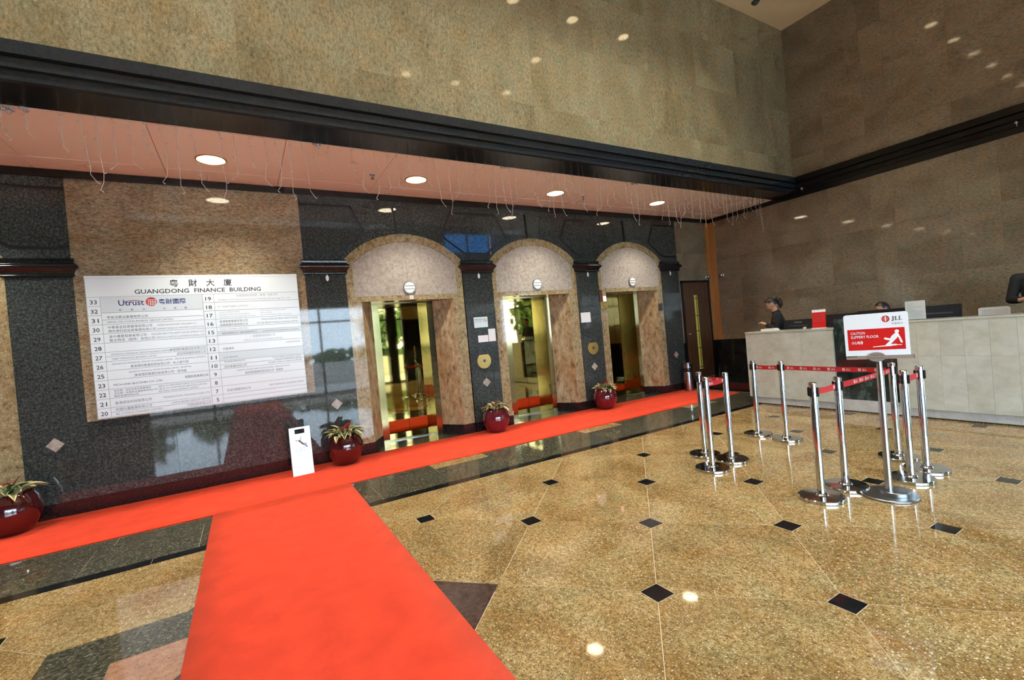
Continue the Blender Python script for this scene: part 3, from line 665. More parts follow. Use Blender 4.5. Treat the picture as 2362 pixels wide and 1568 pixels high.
plate('red_bar', [[(0.065, 0.140), (0.070, 0.145), (0.105, 0.110), (0.100, 0.105)]], -0.0062, -0.003, 'ink_red', ns)
notice('paper_notice', 'landscape white sheet stuck below the no smoking notice', 3.555, 3.755, 1.555, 1.675, 'paper_white', [('- - - - -', -0.08, 0.08, 0.022, 'LEFT', 0.1), ('- - - - - - -', -0.08, 0.045, 0.016, 'LEFT', 0.13)], 'ink_light')
notice('paper_notice', 'upright white sheet beside the landscape sheet below the no smoking notice', 3.765, 3.905, 1.555, 1.78, 'paper_white', [('- - - - - - -', -0.05, 0.19 - 0.03 * k, 0.02, 'LEFT', 0.1) for k in range(5)], 'ink_light')
notice('paper_notice', 'single white sheet on the pilaster right of the middle lift', 5.885, 6.135, 1.755, 1.955, 'paper_white', [('- - - - - -', -0.09, 0.15 - 0.03 * k, 0.02, 'LEFT', 0.08 + 0.02 * (k % 3)) for k in range(4)], 'ink_light')
t = thing('lift_sign', 'small brass sign with a pink lit window left of the farthest lift', 'sign', (6.52, YB, 2.0))
box('brass_back', -0.10, 0.09, -0.02, 0.03, 0.0, 0.15, 'brass_plate', t); box('dark_pane', -0.115, -0.035, -0.022, 0.03, 0.155, 0.40, 'wood_door', t); box('lit_window', 0.005, 0.07, -0.012, 0.034, 0.16, 0.27, 'indicator_red', t)
tag(box('key_switch_plate', 8.155, 8.27, YB - 0.002, YB + 0.0135, 1.88, 2.05, 'plastic_grey', None, 0.003), 'small dark square plate on the frame right of the farthest lift', 'wall fitting')
def ball(name, label, p, ax):
    t = thing(name, label, 'sensor', p, group='silver ball sensors')
    lathe('dome', [(0.001, 0.0)] + [(0.042 * math.sin(a), 0.075 - 0.042 * math.cos(a)) for a in [math.pi * k / 10 for k in range(1, 10)]] + [(0.001, 0.117)], 'steel_brushed', t, seg=20, rot=(math.radians(90), 0, 0) if ax == 'Y' else (0, math.radians(-90), 0))
    lathe('base', [(0.05, 0.0), (0.05, 0.03), (0.03, 0.045)], 'aluminium', t, seg=20, rot=(math.radians(90), 0, 0) if ax == 'Y' else (0, math.radians(-90), 0))
ball('ball_sensor', 'silver ball sensor on the stone left of the wooden corner strip', (9.92, YB + 0.03, 2.62), 'Y')
ball('ball_sensor', 'silver ball sensor on the wall right of the wooden corner strip', (XR, 6.95, 2.62), 'X')

# ---------------- directory board
bd = thing('directory_board', 'large white tenant directory board on the beige granite panel', 'directory board', (-0.415, YB, 1.075))
BX0, BX1, BZ0, BZ1, BY = -1.563, 0.737, 1.073, 2.785, 7.215
o = (-0.415, YB, 1.075)
def bl(x0, x1, y0, y1, z0, z1): return (x0 - o[0], x1 - o[0], y0 - o[1], y1 - o[1], z0 - o[2], z1 - o[2])
bu = lambda u: BX0 + u * (BX1 - BX0); bv = lambda v: BZ1 - v * (BZ1 - BZ0)
box('back_panel', *bl(BX0, BX1, BY + 0.004, YB - 0.001, BZ0, BZ1), 'ink_light', bd)
box('top_rail', *bl(BX0, BX1, BY, BY + 0.01, bv(0.016), BZ1), 'board_white', bd); box('bottom_rail', *bl(BX0, BX1, BY, BY + 0.01, BZ0, bv(0.9965)), 'board_white', bd)
hd = box('header_plate', *bl(bu(0.003), bu(0.999), BY, BY + 0.01, bv(0.1475), bv(0.018)), 'board_white', bd)
bf = lambda u, v: (bu(u) - o[0], BY - 0.0012 - o[1], bv(v) - o[2])
UW, VH = BX1 - BX0, BZ1 - BZ0
def btext(name, lines, mat, parent):
    """lines: (string, u, v(baseline), size in m, align, fit as fraction of width)"""
    V, F = [], []
    for ln in lines:
        s, u, v, size, al, fit = ln[:6]; v2, f2 = text_geo(s, size, fit * UW if fit else None, al, ln[6] if len(ln) > 6 else 0.0); n = len(V)
        V += [(bu(u) + a - o[0], BY - 0.0012 - o[1], bv(v) + b - o[2]) for a, b in v2]; F += [tuple(i + n for i in f) for f in f2]
    if V:
        ob = link(name, mesh(name, V, F, mat), parent)
        if name in ('lettering', 'numeral'): ob['kind'] = 'stuff'
btext('title_lettering', [(ch, u, 0.082, 0.098, 'CENTER', None, 0.0012) for ch, u in zip('粤財大廈', (0.375, 0.462, 0.545, 0.63))] + [('GUANGDONG  FINANCE  BUILDING', 0.2, 0.1325, 0.075, 'LEFT', 0.597, 0.0010)], 'ink', hd)
R0, RP = 0.1485, 0.0651
def vr(k): return R0 + RP * k
NL = '33 32 31 30 29 28 27 26 25 23 22 21 20'.split(); NR = '19 18 17 16 15 13 12 11 10 9 8 7 5'.split()
g = 0.0016
for col, (nums, u0, u1) in enumerate(((NL, 0.003, 0.0545), (NR, 0.5015, 0.5535))):
    for k, s in enumerate(nums):
        p = box('number_plate', *bl(bu(u0), bu(u1), BY, BY + 0.01, bv(vr(k + 1) - g), bv(vr(k) + g)), 'plate_white', bd)
        btext('numeral', [(s, (u0 + u1) / 2, vr(k) + 0.050, 0.068, 'CENTER', 0.028 if len(s) > 1 else None, 0.0006)], 'ink', p)
def plate_row(u0, u1, v0, v1, lines, mat='plate_white', ink='ink_grey'):
    p = box('name_plate', *bl(bu(u0), bu(u1), BY, BY + 0.01, bv(v1 - g), bv(v0 + g)), mat, bd)
    if lines: btext('lettering', lines, ink, p)
    return p
UL0, UL1, UR0, UR1 = 0.0565, 0.4985, 0.5555, 0.999
C, E = 0.038, 0.032      # letter heights
lp = plate_row(UL0, UL1, vr(0), vr(1.74), [(ch, u, 0.2525, 0.030, 'CENTER', None) for ch, u in zip('粤有信財無疆', (0.133, 0.182, 0.232, 0.322, 0.37, 0.418))], 'plate_grey')
btext('logo_word', [('Utrust', 0.128, 0.214, 0.095, 'LEFT', 0.108, 0.0012)], 'ink_blue', lp); btext('logo_characters', [('粤財國際', 0.3, 0.21, 0.072, 'LEFT', 0.122, 0.0010)], 'ink_blue', lp)
ec = (bu(0.268) - o[0], bv(0.193) - o[2])
def emb(loops, nm='emblem'): plate(nm, loops, BY - 0.0014 - o[1], BY - o[1], 'ink_red', lp)
emb([circ(ec[0], ec[1], 0.056, 30), list(reversed(rect(ec[0] - 0.014, ec[0] + 0.05, ec[1] - 0.055, ec[1] + 0.016)))][:1])
for k in range(3):
    for q in range(3): box('emblem_stroke', ec[0] - 0.018 + 0.024 * q, ec[0] - 0.001 + 0.024 * q, BY - 0.0020 - o[1], BY - 0.001 - o[1], ec[1] - 0.044 + 0.021 * k, ec[1] - 0.030 + 0.021 * k, 'plate_grey', lp)
box('emblem_stroke', ec[0] - 0.028, ec[0] + 0.05, BY - 0.0020 - o[1], BY - 0.001 - o[1], ec[1] + 0.022, ec[1] + 0.028, 'plate_grey', lp)
box('emblem_stroke', ec[0] - 0.034, ec[0] - 0.028, BY - 0.0020 - o[1], BY - 0.001 - o[1], ec[1] - 0.04, ec[1] + 0.028, 'plate_grey', lp)
tube('logo_swoosh', [(bu(0.15 + 0.085 * k / 8) - o[0], BY - 0.002 - o[1], bv(0.192 - 0.012 * math.sin(math.pi * (0.15 + 0.7 * k / 8))) - o[2]) for k in range(9)], [0.001 + 0.003 * math.sin(math.pi * k / 8) for k in range(9)], 'ink_red', lp, 4)
h5 = 0.5 * RP
plate_row(UL0, UL1, vr(1.74), vr(2.5), [('亨泰消費品集團有限公司', 0.076, vr(2.5) - 0.008, C, 'LEFT', 0.17)])
plate_row(UL0, UL1, vr(2.5), vr(3), [('HENG TAI CONSUMABLES GROUP LIMITED', 0.076, vr(3) - 0.009, E, 'LEFT', 0.28)])
plate_row(UL0, UL1, vr(3), vr(4), [('中華基金投資管理有限公司', 0.076, vr(3) + 0.030, C, 'LEFT', 0.185), ('博奈德科技投資集團有限公司', 0.076, vr(3) + 0.057, C, 'LEFT', 0.2), ('CHINESE FUND INVESTMENT MANAGEMENT LTD', 0.282, vr(3) + 0.028, 0.026, 'LEFT', 0.178), ('BONIDNET TECHNOLOGY INVESTMENT HOLDING CO LTD', 0.282, vr(3) + 0.055, 0.026, 'LEFT', 0.212)])
plate_row(UL0, UL1, vr(4), vr(5), [('金中農業發展有限公司', 0.078, vr(4) + 0.030, C, 'LEFT', 0.155), ('聯志物流（國際）有限公司', 0.078, vr(4) + 0.057, C, 'LEFT', 0.19), ('GOLDEN SECTOR AGRO-DEVELOPMENT LTD', 0.495, vr(4) + 0.028, E, 'RIGHT', 0.24), ('NEXUS LOGISTICS (INTERNATIONAL) LTD', 0.495, vr(4) + 0.055, E, 'RIGHT', 0.22)])
plate_row(UL0, UL1, vr(5), vr(6), [])
plate_row(UL0, UL1, vr(6), vr(6.5), [('GRANDTAG FINANCIAL GROUP HOLDINGS LIMITED', 0.078, vr(6.5) - 0.009, 0.027, 'LEFT', 0.25), ('廣達理財集團控股有限公司', 0.492, vr(6.5) - 0.008, C, 'RIGHT', 0.165)])
plate_row(UL0, UL1, vr(6.5), vr(7), [('TABBY INSURANCE BROKERS LIMITED', 0.078, vr(7) - 0.010, 0.026, 'LEFT', 0.19), ('達信保險顧問有限公司', 0.492, vr(7) - 0.008, C, 'RIGHT', 0.135)])
plate_row(UL0, UL1, vr(7), vr(8), [('GRANDTAG FINANCIAL GROUP HOLDINGS LIMITED - PRIVATE BANKING DIVISION', 0.078, vr(7) + 0.026, 0.027, 'LEFT', 0.41), ('廣達理財集團控股有限公司－私人銀行部', 0.28, vr(7) + 0.055, C, 'CENTER', 0.255)])
plate_row(UL0, UL1, vr(8), vr(9), [('GRANDTAG FINANCIAL GROUP HOLDINGS LIMITED - RECEPTION', 0.28, vr(8) + 0.026, 0.026, 'CENTER', 0.275), ('廣達理財集團控股有限公司－接待處', 0.28, vr(8) + 0.055, C, 'CENTER', 0.228)])
plate_row(UL0, UL1, vr(9), vr(10), [('TECH-LINK SILICONES CO., LTD.', 0.075, vr(9) + 0.045, E, 'LEFT', 0.21), ('得霖科技有限公司', 0.493, vr(9) + 0.040, C, 'RIGHT', 0.11)], ink='ink')
plate_row(UL0, UL1, vr(10), vr(11), [('李志輝・余柏良會計師事務所', 0.075, vr(10) + 0.020, 0.027, 'LEFT', 0.155), ('李志輝・余柏良企業服務有限公司', 0.075, vr(10) + 0.039, 0.027, 'LEFT', 0.18), ('開旺管理有限公司', 0.075, vr(10) + 0.058, 0.027, 'LEFT', 0.1), ('LEE & YU CERTIFIED PUBLIC ACCOUNTANTS', 0.262, vr(10) + 0.020, 0.027, 'LEFT', 0.232), ('LEE & YU CORPORATE SERVICES LIMITED', 0.262, vr(10) + 0.039, 0.027, 'LEFT', 0.22), ('KEYWELL MANAGEMENT LIMITED', 0.262, vr(10) + 0.058, 0.027, 'LEFT', 0.178)])
plate_row(UL0, UL1, vr(11), vr(12), [('香港卓信科技有限公司', 0.075, vr(11) + 0.044, C, 'LEFT', 0.153), ('TRANSACTION TECHNOLOGIES LTD', 0.493, vr(11) + 0.042, E, 'RIGHT', 0.215)])
plate_row(UL0, UL1, vr(12), vr(12.5), [('中國外灘集團有限公司', 0.075, vr(12.5) - 0.008, C, 'LEFT', 0.152), ('CHINA BUND GROUP LIMITED', 0.493, vr(12.5) - 0.010, E, 'RIGHT', 0.18)])
plate_row(UL0, UL1, vr(12.5), vr(13), [('BD CONSULTRAINING LIMITED', 0.075, vr(13) - 0.010, E, 'LEFT', 0.195), ('巴德諮詢有限公司', 0.493, vr(13) - 0.008, C, 'RIGHT', 0.11)])
plate_row(UR0, UR1, vr(0), vr(1), [('恒健國際投資控股（香港）有限公司', 0.775, vr(0) + 0.026, C, 'CENTER', 0.215), ('Hengjian International Investment Holdings (Hong Kong) Co., Ltd', 0.575, vr(0) + 0.053, E, 'LEFT', 0.375)], ink='ink_light')
plate_row(UR0, UR1, vr(1), vr(2), [('IT - PARTNERS LIMITED', 0.57, vr(1) + 0.042, E, 'LEFT', 0.152)], ink='ink_light')
plate_row(UR0, UR1, vr(2), vr(3), [('TOKINO COMPANY LIMITED', 0.572, vr(2) + 0.020, 0.022, 'LEFT', 0.105), ('NETWORK CONSULTING GROUP LIMITED', 0.572, vr(2) + 0.038, 0.022, 'LEFT', 0.155), ('LUEN MIN ELECTRONICS INDUSTRIES COMPANY', 0.572, vr(2) + 0.056, 0.022, 'LEFT', 0.185), ('FUSION PRODUCTS COMPANY LIMITED', 0.782, vr(2) + 0.018, 0.022, 'LEFT', 0.14), ('UPLUS LIMITED', 0.782, vr(2) + 0.036, 0.022, 'LEFT', 0.06), ('KING FUN INVESTMENT COMPANY (HK) LIMITED', 0.782, vr(2) + 0.054, 0.022, 'LEFT', 0.17)], ink='ink_light')
plate_row(UR0, UR1, vr(3), vr(4), [('香港銀豐集團有限公司', 0.572, vr(3) + 0.030, C, 'LEFT', 0.14), ('高鵬礦業控股有限公司', 0.572, vr(3) + 0.058, C, 'LEFT', 0.14), ('HONG KONG RUI FENG GROUP LIMITED', 0.985, vr(3) + 0.026, E, 'RIGHT', 0.2), ('FUTURE BRIGHT MINING HOLDINGS LIMITED', 0.985, vr(3) + 0.055, E, 'RIGHT', 0.225)])
plate_row(UR0, UR1, vr(4), vr(4.5), [('HOLY CHARM LIMITED', 0.572, vr(4.5) - 0.009, E, 'LEFT', 0.138)], ink='ink_light')
plate_row(UR0, UR1, vr(4.5), vr(5), [('中聚資本管理有限公司／廣東金融服務有限公司', 0.575, vr(5) - 0.009, 0.03, 'LEFT', 0.18), ('GOLDEN FINANCE INTERNATIONAL (HK) LIMITED', 0.985, vr(5) - 0.010, 0.024, 'RIGHT', 0.2)], 'plate_grey')
plate_row(UR0, UR1, vr(5), vr(6), [('一風集團控股有限公司', 0.785, vr(5) + 0.028, C, 'CENTER', 0.13), ('YIFENG GROUP HOLDINGS LIMITED', 0.785, vr(5) + 0.056, E, 'CENTER', 0.21)], ink='ink_light')
plate_row(UR0, UR1, vr(6), vr(7), [('中國博商', 0.575, vr(6) + 0.048, C, 'LEFT', 0.055), ('CHINA BOSUM', 0.985, vr(6) + 0.030, E, 'RIGHT', 0.08)])
plate_row(UR0, UR1, vr(7), vr(8), [('D B GROUP', 0.575, vr(7) + 0.048, E, 'LEFT', 0.07)], 'plate_grey')
plate_row(UR0, UR1, vr(8), vr(8.5), [('美信礦產集團有限公司', 0.575, vr(8) + 0.017, 0.026, 'LEFT', 0.105), ('MAXIM MINERAL HOLDINGS LIMITED', 0.985, vr(8) + 0.016, 0.024, 'RIGHT', 0.16), ('MAX JOY INVESTMENTS LIMITED', 0.985, vr(8) + 0.030, 0.022, 'RIGHT', 0.145)])
plate_row(UR0, UR1, vr(8.5), vr(9), [('智財集團有限公司', 0.575, vr(9) - 0.007, C, 'LEFT', 0.11), ('TALENT WEALTH GROUP LIMITED', 0.985, vr(9) - 0.010, E, 'RIGHT', 0.185)])
plate_row(UR0, UR1, vr(9), vr(10), [('GRANDTAG FINANCIAL GROUP HOLDINGS LIMITED - OPERATIONS DIVISION', 0.775, vr(9) + 0.026, 0.025, 'CENTER', 0.28), ('廣達理財集團控股有限公司・營運部', 0.775, vr(9) + 0.055, C, 'CENTER', 0.2)])
plate_row(UR0, UR1, vr(10), vr(11), [])
plate_row(UR0, UR1, vr(11), vr(12), [('新金控集團有限公司', 0.577, vr(11) + 0.046, C, 'LEFT', 0.118), ('NEW FINANCIAL HOLDINGS LIMITED', 0.985, vr(11) + 0.040, E, 'RIGHT', 0.19)])
plate_row(UR0, UR1, vr(12), vr(12.5), []); plate_row(UR0, UR1, vr(12.5), vr(13), [])

# ---------------- lamps
def downlight(name, label, p, r, lens, group, watts, cone):
    t = thing(name, label, 'downlight', p, group=group)
    lathe('trim_ring', [(r + 0.022, 0.0), (r + 0.022, -0.008), (r + 0.004, -0.012), (r, -0.002), (r, 0.0)], 'brass_plate', t, seg=36)
    lathe('lens', [(r - 0.001, -0.001), (r - 0.001, -0.004), (r * 0.6, -0.007), (0.002, -0.008)], lens, t, seg=36)
    l = bpy.data.lights.new('lamp_beam', 'SPOT'); l.energy = watts; l.color = (1.0, 0.91, 0.76); l.spot_size = math.radians(cone); l.spot_blend = 0.7; l.shadow_soft_size = r * 0.8
    link('lamp_beam', l, t, (0, 0, -0.02))
for k, x in enumerate((-5.2, -2.67, -0.15, 2.38, 4.90, 7.44)):
    downlight('soffit_downlight', ('round soffit downlight beyond the left edge of the picture', 'round soffit downlight left of the leftmost one in view', 'round soffit downlight above the directory board, largest in view', 'round soffit downlight in front of the nearest lift', 'round soffit downlight in front of the middle lift', 'round soffit downlight in front of the farthest lift, smallest in view')[k], (x, 6.44, ZS - 0.004), 0.142, 'lamp_lens', 'soffit downlights', SPOT_SOFFIT, 104)
for k, (x, y, lb) in enumerate([(-4.6 + 1.3 * q, 3.7, 'ceiling downlight %s in the row nearest the high beige wall' % n_) for q, n_ in enumerate(('first from the left', 'second from the left', 'third from the left', 'fourth from the left', 'fifth from the left', 'sixth from the left', 'fourth from the right', 'third from the right', 'second from the right', 'first from the right'))] +
        [(5.85, 2.38, 'lone ceiling downlight between the two rows'), (3.48, 0.9, 'left of the three ceiling downlights farthest from the lifts'), (4.6, 0.95, 'middle of the three ceiling downlights farthest from the lifts'), (5.92, 1.0, 'right of the three ceiling downlights farthest from the lifts')]):
    downlight('ceiling_downlight', lb, (x, y, ZC), 0.10, 'lamp_lens_high', 'downlights in the high ceiling', SPOT_CEILING, 105)
for k, (x, y) in enumerate(((1.74, 6.42), (5.56, 6.48), (9.34, 6.55))):
    t = thing('sprinkler', 'small sprinkler head hanging from the soffit ' + ('between the directory board and the nearest lift', 'between the middle and farthest lifts', 'near the wooden corner strip')[k], 'sprinkler', (x, y, ZS - 0.004), group='soffit sprinklers')
    lathe('rose', [(0.038, 0.0), (0.036, -0.006), (0.015, -0.010)], 'steel_dull', t, seg=18); lathe('head', [(0.011, -0.009), (0.011, -0.05), (0.004, -0.054)], 'steel_dull', t, seg=12); lathe('deflector', [(0.026, -0.056), (0.026, -0.059), (0.004, -0.062)], 'steel_dull', t, seg=14)
t = thing('smoke_detector', 'dark round detector on the high cream ceiling', 'detector', (8.74, 4.88, ZC)); lathe('detector_body', [(0.06, 0.0), (0.06, -0.02), (0.035, -0.045), (0.004, -0.05)], 'plastic_grey', t, seg=20); lathe('detector_rim', [(0.072, 0.0), (0.072, -0.006), (0.06, -0.01)], 'plastic_dark', t, seg=20)
for y, z, n in ((5.0, 4.09, 'near the corner'), (1.98, 4.10, 'near the right edge')):
    t = thing('spot_clip', 'tiny silver clip on the black wall moulding ' + n, 'fitting', (XR - 0.03, y, z)); lathe('clip_head', [(0.004, 0), (0.018, 0.006), (0.022, 0.02), (0.014, 0.034), (0.003, 0.038)], 'aluminium', t, seg=14, rot=(0, math.radians(-90), 0))
    box('clip_stem', -0.006, 0.0, -0.006, 0.006, -0.05, 0.0, 'steel_dull', t)

# ---------------- icicle light strings along the soffit edge
ic = thing('icicle_lights', 'string of unlit icicle lights hanging from the soffit edge', 'string lights', (0, 5.60, ZS - 0.006))
tube('carrier_wire', [(-2.6 + 0.31 * k, 0.006 * math.sin(k * 2.1), -0.006 - 0.006 * abs(math.sin(k * 1.3))) for k in range(41)], 0.0035, 'wire_clear', ic, 5)
rd = random.Random(3); drops = []
for q, ln in enumerate((0.30, 0.52, 0.62, 0.44, 0.36, 0.66, 0.48, 0.26, 0.58, 0.70)):
    n = 9; P = [Vector((0, 0, 0))]; dx = 0
    for k in range(1, n + 1):
        dx += rd.uniform(-0.012, 0.012) + (0.035 * rd.choice((-1, 1)) if k == n else 0); P.append(Vector((dx, rd.uniform(-0.008, 0.008), -ln * k / n)))
    V, F = tube_geo(P, 0.0030, 5)
    for k in range(1, n + 1):
        if k % 2 or k == n:
            s = rd.choice((-1, 1)); e = P[k] + Vector((s * 0.022, 0, -0.018 if k == n else 0.012)); tube_geo([P[k], e], [0.0032, 0.0048], 5, V, F)
    drops.append(fix(mesh('drop', V, F, 'wire_clear', True)))
x = -2.45; k = 0
while x < 9.75:
    link('light_drop', drops[(k * 7 + k // 5) % 10], ic, (x, rd.uniform(-0.03, 0.03), -0.006)); x += 0.095 + rd.uniform(0, 0.07) + (0.10 if k % 9 == 8 else 0); k += 1
for x, s in ((-1.55, 1.3), (0.89, 0.9), (3.42, 0.8), (5.96, 0.8)):
    V, F = [], []
    for q in range(7):
        a = Vector((rd.uniform(-0.07, 0.07), rd.uniform(-0.03, 0.03), rd.uniform(-0.02, 0.0))) * s; b = a + Vector((rd.uniform(-0.06, 0.06), rd.uniform(-0.03, 0.03), rd.uniform(-0.03, 0.01))) * s
        tube_geo([a, (a + b) / 2 + Vector((0, 0, 0.01)), b], [0.012 * s, 0.016 * s, 0.008 * s], 6, V, F)
    link('tape_clump', fix(mesh('tape_clump', V, F, 'tape_clear', True)), ic, (x, 0, -0.012))

# ---------------- red carpets
def carpet(name, label, x0, x1, y0, y1, z, nap):
    nx, ny = max(2, int((x1 - x0) / 0.25)), max(2, int((y1 - y0) / 0.25)); V, F = [], []
    for i in range(nx + 1):
        for j in range(ny + 1):
            x, y = x0 + (x1 - x0) * i / nx, y0 + (y1 - y0) * j / ny
            e = 0.003 * math.sin(x * 3.1) if j in (0, ny) else 0; V.append((x, y + e, z + 0.0012 * math.sin(x * 2.3 + y * nap) * math.sin(y * 2.9)))
    for i in range(nx):
        for j in range(ny): a = i * (ny + 1) + j; F.append((a, a + ny + 1, a + ny + 2, a + 1))
    me = mesh(name, V, F, 'carpet_red', True); bm = bmesh.new(); bm.from_mesh(me)
    r = bmesh.ops.extrude_face_region(bm, geom=bm.faces[:]); vs = [v for v in r['geom'] if isinstance(v, bmesh.types.BMVert)]
    for v in vs: v.co.z = 0.0008
    bmesh.ops.recalc_face_normals(bm, faces=bm.faces); bm.to_mesh(me); bm.free()
    return tag(link(name, me), label, 'carpet')
carpet('red_carpet', 'long bright red carpet runner along the foot of the lift wall', XL + 0.3, 8.87, 5.905, 7.225, 0.010, 1.9)
carpet('red_carpet', 'bright red carpet leading from the entrance to the runner', -0.43, 0.985, YF + 0.3, 5.895, 0.010, 1.4)

# ---------------- planters
def leaf_me(name, mat, L_, W_, droop, n=8):
    V, F, U = [], [], []
    for i in range(n + 1):
        s = i / n; w_ = W_ * math.sin(math.pi * min(1, 0.12 + 0.88 * s) ** 0.85) * (1 if s < 0.97 else 0.3)
        a = droop * s; z = L_ * (math.sin(1.0) * s - droop * s * s * 0.75); x = L_ * (0.75 * s + 0.18 * droop * s * s)
        for c, dz in ((-1, 0.25), (-0.4, 0.0), (0.4, 0.0), (1, 0.25)):
            V.append((x, c * w_, z + dz * w_)); U.append(((c + 1) / 2, s))
    for i in range(n):
        for k in range(3): F.append((i * 4 + k, i * 4 + k + 1, i * 4 + k + 5, i * 4 + k + 4))
    me = mesh(name, V, F, mat, True); uv = me.uv_layers.new(name='UVMap')
    for l in me.loops: uv.data[l.index].uv = U[l.vertex_index]
    return me
LEAF = [leaf_me('leaf', 'leaf_variegated', 0.20, 0.056, 0.80), leaf_me('leaf', 'leaf_variegated', 0.25, 0.058, 1.15), leaf_me('leaf', 'leaf_pale', 0.20, 0.050, 0.70), leaf_me('leaf', 'leaf_pale', 0.23, 0.052, 1.2), leaf_me('leaf', 'leaf_red', 0.20, 0.042, 0.35), leaf_me('leaf', 'leaf_variegated', 0.21, 0.060, 1.4)]
potp = [(0.135, 0.0), (0.15, 0.01), (0.19, 0.07), (0.228, 0.14), (0.250, 0.22), (0.246, 0.29), (0.222, 0.36), (0.190, 0.41), (0.182, 0.425), (0.174, 0.420), (0.176, 0.40), (0.18, 0.375)]
pot_me = {m_: lathe_me('pot', potp, m_, 48, True, True) for m_ in ('pot_glaze', 'pot_glaze_bright')}
def planter(label, x, y, seed, glaze, sc, nred):
    rr = random.Random(seed); t = thing('potted_plant', label, 'potted plant', (x, y, 0.0112), group='plants in round red pots')
    t.scale = (sc, sc, sc)
    link('pot', pot_me[glaze], t); lathe('soil', [(0.178, 0.385), (0.1, 0.40), (0.002, 0.405)], 'soil', t, seg=24)
    for k in range(54):
        ring = k / 54; az = k * 2.399 + rr.uniform(-0.25, 0.25); red = k < nred
        kind = 4 if red else rr.choice((0, 1, 2, 3, 5, 2, 0))
        tilt = rr.uniform(-1.15, -0.85) if red else -0.25 - 0.70 * (1 - ring) + rr.uniform(-0.15, 0.2)
        rad = 0.02 + 0.11 * ring; o_ = link('leaf', LEAF[kind], t, (rad * math.cos(az), rad * math.sin(az), 0.405 + 0.03 * (1 - ring)))
        s_ = rr.uniform(0.78, 1.08) * (0.9 if red else 1) * (0.78 if math.sin(az) > 0.35 else 1); o_.scale = (s_, s_, s_); o_.rotation_euler = (rr.uniform(-0.35, 0.35), tilt * 0.75 + 0.25, az)
    return t
planter('plant with cream-edged leaves in a dark red pot at the left edge', -2.27, 6.95, 11, 'pot_glaze', 1.0, 3)
planter('red and cream leaved plant in a dark red pot beside the small white floor sign', 1.14, 6.955, 5, 'pot_glaze', 1.0, 7)
planter('cream leaved plant in a glossy red pot between the nearest and middle lifts', 3.62, 6.97, 23, 'pot_glaze_bright', 0.93, 5)
planter('leafy plant in a glossy red pot between the middle and farthest lifts', 6.10, 6.98, 31, 'pot_glaze_bright', 0.95, 5)

# ---------------- folded steel wet floor sign
t = thing('wet_floor_sign', 'small folding steel wet floor sign on the red carpet beside the planter', 'floor sign', (0.555, 6.87, 0.0112), math.radians(2))
def panel(nm, sgn):
    H_, W_, tl = 0.64, 0.130, 0.10; me = plate_me(nm, [rect(-W_, W_, 0, H_), list(reversed(rect(-0.062, 0.062, 0.552, 0.615)))], -0.002, 0.002, 'sign_white' if sgn < 0 else 'aluminium')
    me.materials[0] = MATS['aluminium_sheet']
    o_ = link(nm, me, t); o_.rotation_euler = (sgn * tl, 0, 0); o_.location = (0, sgn * 0.066, 0.0); return o_
metal('aluminium_sheet', (0.60, 0.64, 0.68), 0.42, 0.03, 5)
fp = panel('front_sheet', -1); bp_ = panel('back_sheet', 1)
ff = lambda u, v: (u, -0.0032, v + 0.055)
text('lettering', [('Caution!', 0, 0.255, 0.062, 'CENTER', 0.15), ('Wet Floor', 0, 0.205, 0.045, 'CENTER', 0.145), ('小 心 地 滑', 0, 0.155, 0.04, 'CENTER', 0.16)], 'ink_grey', ff, fp)
V, F = [], []
def stroke(P, r): tube_geo([ff(*p) for p in P], r, 6, V, F)
stroke([(-0.020, 0.410), (0.010, 0.375), (0.030, 0.352)], 0.013); stroke([(0.030, 0.352), (0.052, 0.362), (0.076, 0.340)], 0.007); stroke([(0.028, 0.350), (0.055, 0.335), (0.082, 0.305)], 0.008)
stroke([(-0.02, 0.41), (-0.048, 0.405), (-0.06, 0.425)], 0.005); stroke([(-0.015, 0.412), (0.008, 0.425), (0.008, 0.455)], 0.005); stroke([(-0.024, 0.431), (-0.022, 0.433)], 0.012); stroke([(-0.03, 0.30), (0.06, 0.30)], 0.0025); stroke([(-0.012, 0.312), (0.0, 0.318)], 0.003)
link('pictogram', fix(mesh('pictogram', V, F, 'ink_grey')), fp)
tube('hinge_rod', [(-0.128, 0, 0.637), (0.128, 0, 0.637)], 0.004, 'steel_brushed', t)

# ---------------- ash bin
t = thing('litter_bin', 'slim steel ash bin with a black band beside the corner door', 'bin', (8.66, 7.02, 0.0112))
lathe('bin_body', [(0.105, 0.0), (0.105, 0.42), (0.101, 0.425)], 'steel_brushed', t, seg=32); lathe('black_band', [(0.098, 0.425), (0.098, 0.52)], 'plastic_black', t, seg=32); lathe('bin_collar', [(0.104, 0.52), (0.104, 0.60), (0.090, 0.612)], 'steel_brushed', t, seg=32); lathe('bin_lid', [(0.085, 0.612), (0.085, 0.635), (0.05, 0.648), (0.003, 0.65)], 'steel_dull', t, seg=28)

